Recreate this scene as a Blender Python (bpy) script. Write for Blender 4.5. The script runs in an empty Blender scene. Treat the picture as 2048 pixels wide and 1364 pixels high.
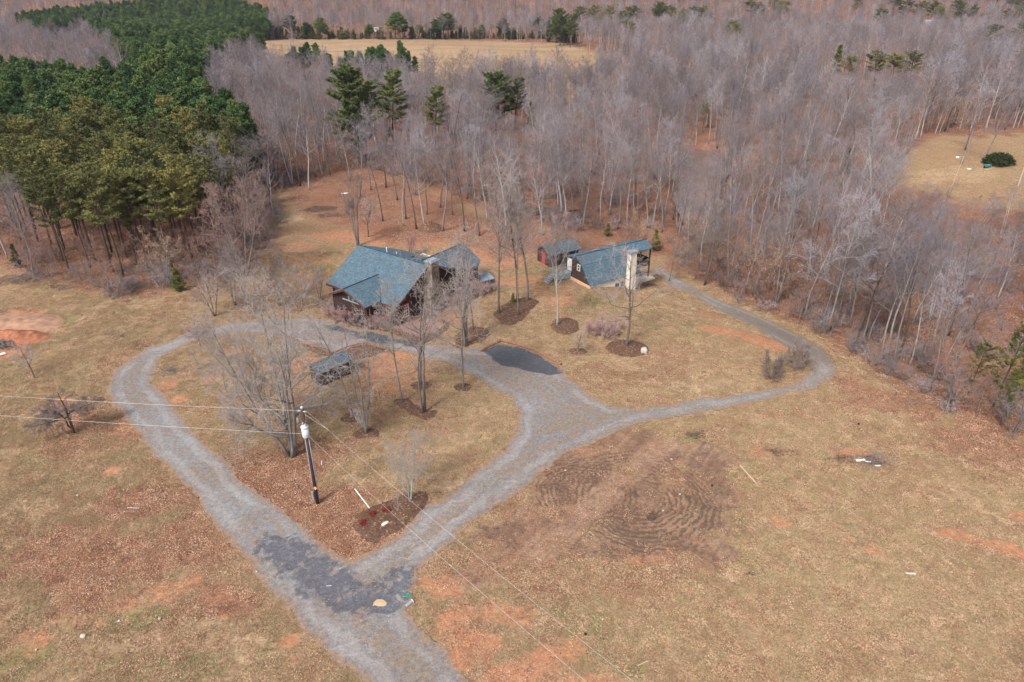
import bpy, math, random
import numpy as np
from mathutils import Vector, Matrix
R = math.radians
rng = np.random.default_rng(7)
random.seed(7)
scene = bpy.context.scene

HAZE_D = 0.00008
# ------------------------------------------------------------------ camera
CAM_H = 41.0; PITCH = R(27.6); FPX = 24/36*2048
cam = bpy.data.cameras.new('camera'); cam.lens = 24; cam.sensor_width = 36
cam.clip_start = 0.5; cam.clip_end = 6000
camo = bpy.data.objects.new('camera', cam); scene.collection.objects.link(camo)
camo.location = (0, 0, CAM_H); camo.rotation_euler = (R(90)-PITCH, 0, 0)
scene.camera = camo
# ------------------------------------------------------------------ sky, sun, exposure
SUN_EL, SUN_ROT = R(48), R(215)
world = bpy.data.worlds.new('World'); scene.world = world; world.use_nodes = True
wn = world.node_tree; wn.nodes.clear()
sky = wn.nodes.new('ShaderNodeTexSky'); sky.sky_type = 'NISHITA'; sky.sun_disc = False
sky.sun_elevation = SUN_EL; sky.sun_rotation = SUN_ROT; sky.air_density = 1.0; sky.dust_density = 4.0; sky.ozone_density = 1.0
hs = wn.nodes.new('ShaderNodeHueSaturation'); hs.inputs['Saturation'].default_value = 0.62
bg = wn.nodes.new('ShaderNodeBackground'); bg.inputs['Strength'].default_value = 0.12
wo = wn.nodes.new('ShaderNodeOutputWorld')
wn.links.new(sky.outputs[0], hs.inputs['Color']); wn.links.new(hs.outputs[0], bg.inputs['Color']); wn.links.new(bg.outputs[0], wo.inputs[0])
sl = bpy.data.lights.new('sun', 'SUN'); sl.energy = 2.2; sl.angle = R(10); sl.color = (1.0, 0.96, 0.92)
so = bpy.data.objects.new('sun', sl); scene.collection.objects.link(so)
# direction TO the sun (Nishita: rotation measured clockwise from +Y)
sd = Vector((math.sin(SUN_ROT)*math.cos(SUN_EL), math.cos(SUN_ROT)*math.cos(SUN_EL), math.sin(SUN_EL)))
so.rotation_euler = sd.to_track_quat('Z', 'Y').to_euler(); so.location = (0, 0, 200)
scene.view_settings.view_transform = 'Standard'; scene.view_settings.look = 'None'
scene.view_settings.exposure = 0.76; scene.view_settings.gamma = 1.0
scene.cycles.max_bounces = 4; scene.cycles.diffuse_bounces = 2; scene.cycles.glossy_bounces = 2
scene.cycles.transmission_bounces = 2; scene.cycles.transparent_max_bounces = 6; scene.cycles.volume_bounces = 0

# ------------------------------------------------------------------ terrain & photo-ray helpers
def sm(a, b, x):
    t = np.clip((x-a)/(b-a), 0, 1); return t*t*(3-2*t)
def hgt(x, y):
    x = np.asarray(x, float); y = np.asarray(y, float)
    dx, dy = x-12.0, y-96.0
    d = dx*0.68+dy*0.735; c = dx*0.735-dy*0.68
    off = np.maximum(d-10, 0)
    fade = sm(0, 1, (c+12+1.6*off)/(12+1.2*off))
    h = -4.5*sm(-2, 20, d)*(1-sm(95, 150, d))*fade
    h = h+34*sm(640, 960, y+0.10*np.abs(x))
    far = sm(150, 260, np.hypot(x, y))
    h = h+far*(1.2*np.sin(x*0.021+1.3)*np.sin(y*0.017)+0.7*np.sin(x*0.05+y*0.031))
    return h
def at(px, py, z=None):
    x = (px-1024)/FPX; y = (682-py)/FPX
    r = np.array([x, math.cos(PITCH)+y*math.sin(PITCH), -math.sin(PITCH)+y*math.cos(PITCH)])
    if z is not None:
        t = (z-CAM_H)/r[2]; return np.array([0, 0, CAM_H])+t*r
    zz = 0.0
    for _ in range(40):
        t = (zz-CAM_H)/r[2]; p = t*r
        nz = float(hgt(p[0], p[1])); zz = zz*0.5+nz*0.5
    return np.array([p[0], p[1], float(hgt(p[0], p[1]))])
def proj(x, y, z):
    dy = y; dz = z-CAM_H; c, s = math.cos(PITCH), math.sin(PITCH)
    dep = dy*c-dz*s; v = dy*s+dz*c
    return 1024+FPX*x/dep, 682-FPX*v/dep
def wpoly(pts, n=4):
    out = []
    for i in range(len(pts)):
        a = np.array(pts[i], float); b = np.array(pts[(i+1) % len(pts)], float)
        for k in range(n):
            q = a+(b-a)*k/n; out.append(at(*q)[:2])
    return np.array(out)
def inside(P, X, Y):
    r = np.zeros(X.shape, bool); n = len(P)
    for i in range(n):
        x1, y1 = P[i]; x2, y2 = P[(i+1) % n]
        if y1 == y2: continue
        c = ((y1 > Y) != (y2 > Y)) & (X < (x2-x1)*(Y-y1)/(y2-y1)+x1)
        r ^= c
    return r
def sdpoly(P, X, Y):
    d = np.full(X.shape, 1e9); n = len(P)
    for i in range(n):
        x1, y1 = P[i]; x2, y2 = P[(i+1) % n]; ex, ey = x2-x1, y2-y1
        L = ex*ex+ey*ey+1e-12
        t = np.clip(((X-x1)*ex+(Y-y1)*ey)/L, 0, 1)
        d = np.minimum(d, (X-x1-t*ex)**2+(Y-y1-t*ey)**2)
    d = np.sqrt(d); return np.where(inside(P, X, Y), -d, d)
def vnoise(x, y, s, seed=0):
    x = np.asarray(x)*s+seed*17.3; y = np.asarray(y)*s+seed*9.7
    xi = np.floor(x).astype(np.int64); yi = np.floor(y).astype(np.int64); fx = x-xi; fy = y-yi
    fx = fx*fx*(3-2*fx); fy = fy*fy*(3-2*fy)
    def H(a, b):
        n = (a*374761393+b*668265263+seed*1442695) & 0x7fffffff
        n = ((n ^ (n >> 13))*1274126177) & 0x7fffffff
        return ((n ^ (n >> 16)) & 0xffff)/65535.0
    return (H(xi, yi)*(1-fx)+H(xi+1, yi)*fx)*(1-fy)+(H(xi, yi+1)*(1-fx)+H(xi+1, yi+1)*fx)*fy
def fbm(x, y, s, seed=0, o=4):
    v = 0; a = 0.5; t = 0
    for k in range(o): v = v+a*vnoise(x, y, s*2**k, seed+k); t += a; a *= 0.5
    return v/t

# ------------------------------------------------------------------ material helpers
class NT:
    def __init__(s, name):
        s.m = bpy.data.materials.new(name); s.m.use_nodes = True
        s.t = s.m.node_tree; s.t.nodes.clear()
        s.out = s.t.nodes.new('ShaderNodeOutputMaterial')
        s.b = s.t.nodes.new('ShaderNodeBsdfPrincipled'); s.t.links.new(s.b.outputs[0], s.out.inputs[0])
        s.b.inputs['Roughness'].default_value = 0.9; s.b.inputs['Specular IOR Level'].default_value = 0.2
    def n(s, typ, **kw):
        nd = s.t.nodes.new('ShaderNode'+typ)
        for k, v in kw.items():
            if k.startswith('i_'):
                key = k[2:].replace('_', ' ')
                s.set(nd.inputs[int(key) if key.isdigit() else key], v)
            else: setattr(nd, k, v)
        return nd
    def set(s, inp, v):
        if hasattr(v, 'is_linked') or isinstance(v, bpy.types.NodeSocket): s.t.links.new(v, inp)
        elif isinstance(v, (tuple, list)) and len(v) == 3 and inp.type == 'RGBA': inp.default_value = (*v, 1)
        else: inp.default_value = v
    def noise(s, scale, vec=None, detail=3, rough=0.55, dist=0.0):
        nd = s.n('TexNoise', i_Scale=scale, i_Detail=detail, i_Roughness=rough, i_Distortion=dist)
        if vec is not None: s.set(nd.inputs['Vector'], vec)
        return nd.outputs['Fac']
    def ramp(s, f, *stops, interp='LINEAR'):
        nd = s.n('ValToRGB'); s.set(nd.inputs[0], f); cr = nd.color_ramp; cr.interpolation = interp
        while len(cr.elements) < len(stops): cr.elements.new(0.5)
        for e, (p, c) in zip(cr.elements, stops):
            e.position = p; e.color = (*c, 1) if isinstance(c, tuple) else (c, c, c, 1)
        return nd.outputs['Color']
    def mix(s, f, a, b, mode='MIX'):
        nd = s.n('Mix', data_type='RGBA', blend_type=mode)
        s.set(nd.inputs[0], f); s.set(nd.inputs[6], a); s.set(nd.inputs[7], b); return nd.outputs[2]
    def math(s, op, a, b=0.0, c=0.0, clamp=False):
        nd = s.n('Math', operation=op, use_clamp=clamp); s.set(nd.inputs[0], a); s.set(nd.inputs[1], b); s.set(nd.inputs[2], c); return nd.outputs[0]
    def mr(s, v, a, b, c=0.0, d=1.0):
        nd = s.n('MapRange'); s.set(nd.inputs[0], v)
        for i, q in enumerate((a, b, c, d)): s.set(nd.inputs[i+1], q)
        return nd.outputs[0]
    def pos(s): return s.n('NewGeometry').outputs['Position']
    def obj(s): return s.n('TexCoord').outputs['Object']
    def rnd(s): return s.n('ObjectInfo').outputs['Random']
    def sep(s, v):
        nd = s.n('SeparateXYZ'); s.set(nd.inputs[0], v); return nd.outputs
    def scalev(s, v, sc):
        nd = s.n('Mapping'); s.set(nd.inputs[0], v); nd.inputs['Scale'].default_value = sc; return nd.outputs[0]
    def col(s, v): s.set(s.b.inputs['Base Color'], v)
    def bump(s, h, strength=0.4, dist=0.05):
        nd = s.n('Bump', i_Strength=strength, i_Distance=dist); s.set(nd.inputs['Height'], h)
        s.t.links.new(nd.outputs[0], s.b.inputs['Normal'])

def simple(name, c, var=0.25, scale=3.0, rough=0.85, spec=0.2, metal=0.0):
    m = NT(name); v = m.noise(scale, m.obj(), 4)
    lo = tuple(q*(1-var) for q in c); hi = tuple(min(1, q*(1+var)) for q in c)
    m.col(m.ramp(v, (0.3, lo), (0.7, hi))); m.b.inputs['Roughness'].default_value = rough
    m.b.inputs['Specular IOR Level'].default_value = spec; m.b.inputs['Metallic'].default_value = metal
    return m.m

# ------------------------------------------------------------------ object helpers
COL = scene.collection
def tag(o, label=None, cat=None, group=None, kind=None):
    if label: o['label'] = label
    if cat: o['category'] = cat
    if group: o['group'] = group
    if kind: o['kind'] = kind
    return o
def empty(name, loc, label, cat, group=None, rz=0.0):
    o = bpy.data.objects.new(name, None); COL.objects.link(o); o.location = [float(q) for q in loc]; o.rotation_euler = (0, 0, rz)
    o.empty_display_size = 0.5
    return tag(o, label, cat, group)
class MB:
    def __init__(s): s.v = []; s.f = []; s.n = 0
    def add(s, v, f):
        v = np.asarray(v, float).reshape(-1, 3); s.v.append(v)
        for q in f: s.f.append(tuple(int(i)+s.n for i in q))
        s.n += len(v); return s
    def box(s, c, d, M=None):
        c = np.array(c, float); d = np.array(d, float)/2
        v = np.array([[x, y, z] for x in (-1, 1) for y in (-1, 1) for z in (-1, 1)])*d
        if M is not None: v = v@np.array(M).T
        return s.add(v+c, [(0, 1, 3, 2), (4, 6, 7, 5), (0, 4, 5, 1), (2, 3, 7, 6), (0, 2, 6, 4), (1, 5, 7, 3)])
    def prism(s, top, dz):
        """closed solid from polygon 'top' (3d points) extruded by vector dz"""
        t = np.array(top, float); b = t+np.array(dz, float); n = len(t)
        f = [tuple(range(n)), tuple(range(2*n-1, n-1, -1))]+[(i, n+i, n+(i+1) % n, (i+1) % n) for i in range(n)]
        return s.add(np.vstack([t, b]), f)
    def tube(s, pts, rad, sides=5, cap=True):
        P = np.asarray(pts, float); n = len(P); rad = np.broadcast_to(rad, (n,))
        T = np.gradient(P, axis=0); T /= np.linalg.norm(T, axis=1)[:, None]+1e-9
        ref = np.array([0, 0, 1.0]) if abs(T[0][2]) < 0.9 else np.array([1.0, 0, 0])
        A = np.cross(T, ref); A /= np.linalg.norm(A, axis=1)[:, None]+1e-9; B = np.cross(T, A)
        th = np.arange(sides)*2*math.pi/sides
        V = P[:, None, :]+rad[:, None, None]*(np.cos(th)[None, :, None]*A[:, None, :]+np.sin(th)[None, :, None]*B[:, None, :])
        f = [(i*sides+j, i*sides+(j+1) % sides, (i+1)*sides+(j+1) % sides, (i+1)*sides+j) for i in range(n-1) for j in range(sides)]
        if cap: f += [tuple(range(sides-1, -1, -1)), tuple((n-1)*sides+j for j in range(sides))]
        return s.add(V.reshape(-1, 3), f)
    def mesh(s, name):
        me = bpy.data.meshes.new(name); v = np.vstack(s.v) if s.v else np.zeros((0, 3))
        me.from_pydata(v.tolist(), [], s.f); me.update(); return me
    def build(s, name, mat, parent=None, smooth=False):
        me = s.mesh(name); me.materials.append(mat)
        if smooth: me.polygons.foreach_set('use_smooth', [True]*len(me.polygons))
        o = bpy.data.objects.new(name, me); COL.objects.link(o)
        if parent is not None: o.parent = parent
        return o
def fastmesh(name, V, F, mat, attrs=None, smooth=True):
    V = np.asarray(V, np.float32); F = np.asarray(F, np.int32); k = F.shape[1]
    me = bpy.data.meshes.new(name); me.vertices.add(len(V)); me.vertices.foreach_set('co', V.ravel())
    me.loops.add(F.size); me.loops.foreach_set('vertex_index', F.ravel())
    me.polygons.add(len(F)); me.polygons.foreach_set('loop_start', np.arange(0, F.size, k, dtype=np.int32))
    try: me.polygons.foreach_set('loop_total', np.full(len(F), k, np.int32))
    except Exception: pass
    me.polygons.foreach_set('use_smooth', np.full(len(F), smooth)); me.update(calc_edges=True)
    for an, arr in (attrs or {}).items():
        a = me.attributes.new(an, 'FLOAT_COLOR', 'POINT')
        rgba = np.ones((len(V), 4), np.float32); rgba[:, :arr.shape[1]] = arr; a.data.foreach_set('color', rgba.ravel())
    me.materials.append(mat); me.validate()
    o = bpy.data.objects.new(name, me); COL.objects.link(o); return o
def sheet(name, mat, bbox, cell, sdf, lift, attrf=None, zf=None):
    """sheet following the terrain inside sdf<0, its border snapped to the outline"""
    x0, y0, x1, y1 = bbox
    xs = np.arange(x0, x1+cell, cell); ys = np.arange(y0, y1+cell, cell)
    X, Y = np.meshgrid(xs, ys); S = sdf(X, Y)
    gy, gx = np.gradient(S, cell); g = np.maximum(np.hypot(gx, gy), 0.3)
    out = (S > 0) & (S < cell*1.5)
    m = np.where(out, np.minimum(S, cell*1.2)/g, 0)
    X2 = X-m*gx/g; Y2 = Y-m*gy/g
    ny, nx = X.shape
    q = (S[:-1, :-1] < 0) | (S[1:, :-1] < 0) | (S[:-1, 1:] < 0) | (S[1:, 1:] < 0)
    qi, qj = np.nonzero(q); base = qi*nx+qj
    F = np.stack([base, base+1, base+nx+1, base+nx], 1)
    Z = (hgt(X2, Y2) if zf is None else zf(X2, Y2, S))+lift
    used, inv = np.unique(F, return_inverse=True); F = inv.reshape(-1, 4)
    V = np.stack([X2.ravel(), Y2.ravel(), Z.ravel()], 1)[used]
    at_ = attrf(X.ravel()[used], Y.ravel()[used], S.ravel()[used]) if attrf else None
    return fastmesh(name, V, F, mat, at_)

# ================================================================== GROUND AREAS (photo outline -> world)
road_outer = wpoly([(770,1430),(725,1357),(648,1295),(595,1240),(527,1165),(476,1104),(408,1019),(333,934),(303,906),(277,868),(239,824),(215,795),
 (215,759),(239,730),(297,695),(356,674),(391,660),(470,645),(561,639),(620,632),(655,642),(700,655),(754,666),(805,675),(842,680),(900,694),(968,698),(1002,686),
 (1060,700),(1122,732),(1141,760),(1181,790),(1219,812),(1293,815),(1348,807),(1485,783),(1587,762),(1618,738),(1608,714),(1570,694),(1502,653),(1433,619),(1382,591),(1348,578),(1322,556),
 (1300,535),(1322,528),(1348,548),(1382,567),(1450,602),(1539,639),(1628,684),(1669,718),(1680,749),(1638,779),(1553,800),(1450,820),(1348,834),(1300,844),(1244,859),
 (1181,889),(1131,909),(1082,947),(1044,974),(1000,1004),(926,1061),(870,1114),(832,1150),(830,1180),(828,1195),(814,1222),(855,1271),(938,1357),(1000,1430)], 3)
road_hole = wpoly([(479,960),(500,972),(544,998),(601,1052),(654,1096),(681,1118),(704,1123),(746,1102),(820,1049),(841,1016),(895,994),(957,934),(1007,897),(1029,864),
 (1037,822),(1019,800),(970,767),(930,742),(902,732),(860,720),(820,708),(772,696),(732,687),(706,692),(675,703),(653,701),(635,693),(613,686),(585,674),(473,666),
 (415,674),(368,692),(321,718),(309,748),(306,765),(327,795),(356,824),(385,859),(415,891),(459,930)], 3)
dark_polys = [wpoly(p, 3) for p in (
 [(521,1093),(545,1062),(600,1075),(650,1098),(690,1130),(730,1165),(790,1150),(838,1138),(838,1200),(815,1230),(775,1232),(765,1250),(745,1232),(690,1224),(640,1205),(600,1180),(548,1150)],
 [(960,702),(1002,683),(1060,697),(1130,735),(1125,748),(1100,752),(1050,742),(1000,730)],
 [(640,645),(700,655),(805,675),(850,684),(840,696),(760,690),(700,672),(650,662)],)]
wood_edge = wpoly([(-400,470),(0,520),(60,560),(130,565),(235,590),(300,585),(390,560),(440,560),(520,530),(555,440),(545,395),(620,365),(690,340),(760,355),(800,350),(900,400),
 (1000,440),(1100,455),(1200,480),(1310,510),(1400,560),(1500,608),(1600,645),(1680,685),(1760,760),(1850,800),(1960,850),(2060,890),(2600,1150),(4200,1100),(5000,-20),(1024,-30),(-3000,-25),(-1600,300)], 2)
field_poly = wpoly([(455,92),(520,82),(640,77),(900,80),(1130,88),(1215,112),(1260,140),(1140,205),(900,190),(700,150),(560,125)], 3)
clearing_poly = wpoly([(1760,330),(1800,290),(1900,275),(2100,262),(2300,300),(2300,400),(2060,425),(1900,400),(1800,372)], 3)
grove_poly = wpoly([(545,395),(620,365),(690,335),(760,345),(900,395),(1000,440),(1180,470),(1250,490),(1180,520),(1100,515),(1000,520),(900,490),(760,480),(700,470),(640,440)], 3)
pond_poly = np.array([at(px, py, -4.15)[:2] for px, py in [(1362,462),(1400,474),(1438,462),(1446,420),(1440,380),(1462,335),(1440,300),(1395,296),(1350,306),(1345,350),(1352,400)]])
creek_poly = np.array([at(px, py, -4.2)[:2] for px, py in [(1745,655),(1790,645),(1850,672),(1915,705),(1960,740),(1900,735),(1840,715),(1780,690)]])

def ell(px, py, wx, wy):
    c = at(px, py); d = np.hypot(c[1], CAM_H-c[2])
    rx = wx*d/FPX; ry = abs(at(px, py-wy/2)[1]-at(px, py+wy/2)[1])
    return c[0], c[1], rx, ry
def blobs(X, Y, lst, seed):
    out = np.zeros(X.shape); nz = fbm(X, Y, 0.35, seed, 4)
    for e in lst:
        cx, cy, rx, ry = ell(*e[:4]); st = e[4] if len(e) > 4 else 1.0; ang = R(e[5]) if len(e) > 5 else 0
        m = (np.abs(X-cx) < 2.2*max(rx, ry)) & (np.abs(Y-cy) < 2.2*max(rx, ry))
        if not m.any(): continue
        dx = X[m]-cx; dy = Y[m]-cy; ca, sa = math.cos(ang), math.sin(ang)
        u = (dx*ca+dy*sa)/rx; v = (-dx*sa+dy*ca)/ry
        r = np.sqrt(u*u+v*v)+(nz[m]-0.5)*1.5
        out[m] = np.maximum(out[m], st*(1-sm(0.55, 1.15, r)))
    return out
CLAY = [(274,992,24,16,1),(225,943,16,10,.8),(262,1130,40,12,.5,-20),(390,1155,22,14,.7),(440,1190,40,28,.9,-40),(350,1185,40,25,.55),(250,1200,60,45,.45),(125,1200,14,30,.7,60),(200,1250,25,15,.7),
 (60,1290,35,40,.55),(447,1228,16,10,.9),(575,1280,28,16,.8),(585,1320,20,10,.5),(150,1240,60,15,.4),(0,650,70,30,.9),(30,672,45,14,1),(15,705,45,22,1),(90,790,30,10,.5),(120,805,25,12,.7),(260,860,40,18,.6),
 (160,840,45,22,.6),(335,770,22,12,.9),(350,800,30,14,1),(120,660,20,8,.5),(235,560,14,6,.7),(420,760,25,10,.5),(470,700,40,12,.6),(500,740,40,14,.5),
 (1470,665,90,9,1,-24),(1530,684,60,12,1,-30),(1545,690,50,9,1,-30),(1420,630,40,8,.7,-24),(1120,600,50,15,.55),(1100,580,50,12,.6),(870,655,40,20,.9),(905,640,25,12,.8),(790,712,70,10,.9),(760,735,60,25,.7),
 (640,720,60,14,.8),(590,735,50,14,.6),(800,760,90,30,.55),(700,470,120,14,.9),(830,480,110,14,1),(940,500,80,14,.9),(1000,520,60,18,.8),(960,470,80,14,.7),(1040,560,60,14,.7),(620,520,80,12,.5),(590,495,60,10,.5),
 (1960,1085,50,10,1,-24),(2020,1100,60,16,1,-20),(1900,1065,30,5,.9),(2040,1032,28,9,1),(1745,1100,26,16,1),(1560,1045,18,12,.9),(1700,905,40,10,.8),(1530,905,45,22,.65),(1300,1120,80,16,.55),(1700,1080,14,6,.6),
 (880,1180,45,30,.8),(900,1240,60,45,.85),(960,1290,80,55,.8,30),(1050,1340,110,50,.8,20),(850,1165,20,16,.9),(1000,1230,60,40,.55),(1160,1364,90,30,.6),(1180,900,60,12,.4),(560,1090,0,0,0),
 (2040,730,40,10,.4),(1990,900,40,8,.4),(1720,1010,14,5,.5),(1395,1080,24,10,.3),(1330,1290,18,30,.4)]
GREEN = [(80,925,60,28,.8),(130,960,40,40,.6,60),(100,1040,35,25,.4),(45,985,40,18,.4),(265,1245,48,24,.95),(300,1225,35,12,.8),(330,1340,120,30,.55),(240,1330,50,30,.6),(30,1330,50,50,.8),(30,1250,30,50,.5),(430,1330,60,28,.45),
 (60,630,50,14,.8),(100,645,60,16,.7),(240,625,50,12,.9),(150,600,60,10,.4),(230,655,60,12,.4),(330,640,60,10,.4),(20,730,40,20,.6),(70,720,90,14,.4),(120,770,60,20,.35),(330,900,18,10,.3),
 (620,535,70,18,.8),(680,555,60,12,.7),(640,500,50,10,.4),(1080,545,60,22,.8),(1050,560,60,14,.6),(1090,570,40,10,.7),(1200,600,70,12,.6),(1130,590,40,8,.5),(1150,625,50,16,.4),(1260,625,60,10,.4),(1400,645,50,12,.5),(1420,675,50,14,.5),(1300,680,60,12,.35),
 (1180,598,8,5,1),(1400,1010,40,50,.5),(1380,880,50,14,.7),(1440,960,40,40,.65),(1470,1040,25,40,.6),(1320,1070,60,12,.7),(1500,1120,40,30,.7),(1200,1120,90,25,.6),(1260,1150,90,20,.5),(1150,1080,60,14,.5,30),
 (1310,1000,40,40,.6,40),(1550,960,40,30,.5),(1600,930,60,20,.4),(1780,850,60,14,.4),(1850,1020,60,30,.4,-30),(1680,1010,14,8,.7),(1130,1200,60,50,.5),(1180,1260,60,45,.55),(1250,1330,60,40,.55),(1650,1200,90,20,.3),
 (880,1050,0,0,0),(850,1255,6,5,.9),(1290,870,60,12,.5),(560,740,60,20,.4),(420,760,50,14,.4),(480,770,60,12,.35),(610,745,40,10,.6)]
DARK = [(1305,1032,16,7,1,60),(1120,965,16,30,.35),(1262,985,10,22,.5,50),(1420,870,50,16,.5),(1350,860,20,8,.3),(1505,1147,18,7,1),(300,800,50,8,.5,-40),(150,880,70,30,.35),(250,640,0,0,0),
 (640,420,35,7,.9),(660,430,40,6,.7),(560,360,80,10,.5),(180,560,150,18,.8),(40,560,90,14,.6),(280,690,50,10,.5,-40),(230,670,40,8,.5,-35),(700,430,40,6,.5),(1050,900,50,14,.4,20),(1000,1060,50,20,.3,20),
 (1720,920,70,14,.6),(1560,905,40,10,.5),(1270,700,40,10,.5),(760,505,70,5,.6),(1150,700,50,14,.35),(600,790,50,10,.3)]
STRAW = [(840,880,110,26,.9),(960,830,60,50,.6),(730,960,60,22,.8),(700,930,60,18,.6),(820,960,60,20,.9),(900,970,50,12,.9),(760,1000,0,0,0),(1090,600,50,14,.8),(1060,610,50,12,.7),(920,690,70,30,.0),(600,400,60,10,.9),(650,395,50,12,.6),
 (590,430,40,12,.8),(1170,650,80,12,.5),(1250,730,60,18,.5),(1200,720,60,10,.5),(1420,770,90,16,.6),(1560,720,40,20,.3),(1900,352,120,22,.5),(1830,360,80,14,.4),(430,1240,100,40,.5),(80,1010,40,60,.5,60),(60,1090,60,30,.3),(500,1290,80,40,.5),
 (1700,870,150,40,.4),(1600,1250,150,80,.4),(1900,1000,120,60,.45),(1700,1150,160,60,.35),(1900,1250,200,80,.35),(300,1290,90,20,.5),(250,610,100,14,.5),(180,640,60,18,.6),(330,620,70,14,.5),(1450,900,50,20,.3),(750,900,50,20,.5)]

TRC1 = at(1165, 985); TRC2 = at(1282, 997); TL1 = at(1085, 1098); TL2 = at(1345, 872)
def groundmasks(X, Y):
    n1 = fbm(X, Y, 0.06, 3, 4); n2 = fbm(X, Y, 0.22, 5, 4)
    near = np.hypot(X, Y)
    S = sdpoly(wood_edge, X, Y)
    leaf = 1-sm(-3, 5, S+(n2-0.5)*9)
    S2 = np.minimum(sdpoly(field_poly, X, Y), sdpoly(clearing_poly, X, Y)+4)
    leaf *= np.maximum(sm(-3, 6, S2+(n2-0.5)*18), .35*sm(.4, .6, n2))
    leaf = np.maximum(leaf, (1-sm(-4, 5, sdpoly(grove_poly, X, Y)+(n2-0.5)*8))*0.95)
    # leaf litter blown over the lawns
    LEAF = [(640,1020,150,70,1),(560,960,120,60,1),(690,1085,90,40,1),(200,1120,260,90,.85),(430,1180,120,60,.8),(300,1010,160,50,.8),(600,900,120,50,.7),(750,800,180,60,.4),(1000,1120,160,50,.6),(1180,1130,260,60,.65),(2000,900,100,60,.7),(700,1040,130,50,1),(600,1000,120,70,.95),(520,930,90,50,.8),(690,1085,60,30,1),(400,1060,160,80,.75),(300,1100,200,80,.65),(350,1000,120,60,.7),(200,860,120,60,.6),(130,900,80,30,.7),
     (1250,760,120,30,.55),(1200,740,60,20,.6),(1330,700,80,40,.45),(1300,800,80,12,.5),(1800,800,140,60,.75,-30),(1950,880,100,40,.8),(1650,830,120,20,.6),(1500,1180,60,14,.2),(1200,1160,200,60,.5),(1100,1060,120,50,.6),
     (1270,980,260,120,.55),(250,700,40,40,.5),(150,600,200,20,.3),(600,560,120,30,.6),(560,610,120,20,.6),(620,470,80,40,.5),(820,600,150,50,.6),(880,900,50,40,.3),(1000,820,0,0,0),(650,900,100,40,.5),(1330,740,100,30,.35),(480,800,100,40,.35)]
    leaf = np.maximum(leaf, blobs(X, Y, LEAF, 21)*0.9)
    leaf = np.maximum(leaf, 0.34*sm(0.42, 0.72, n2))
    clay = blobs(X, Y, CLAY, 31); green = blobs(X, Y, GREEN, 41)
    green = np.maximum(green, 0.30*sm(0.5, 0.75, n1)*(1-leaf))
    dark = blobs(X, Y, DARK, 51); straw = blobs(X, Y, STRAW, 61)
    straw = np.maximum(straw, (0.40+.8*(fbm(X*.4, Y*3, .03, 66, 3)-.5))*(1-sm(-6, 6, sdpoly(field_poly, X, Y))))
    # disturbed red-brown soil where a vehicle turned
    soil = blobs(X, Y, [(1160,970,170,95,1),(1310,1020,170,110,1),(1250,900,160,50,.9),(1040,1060,110,50,.9,40),(1400,960,110,90,.9),(960,1130,80,40,.7,40),(1240,1100,150,40,.9)], 71)
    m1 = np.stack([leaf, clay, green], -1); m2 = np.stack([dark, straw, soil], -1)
    return m1, m2

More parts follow.
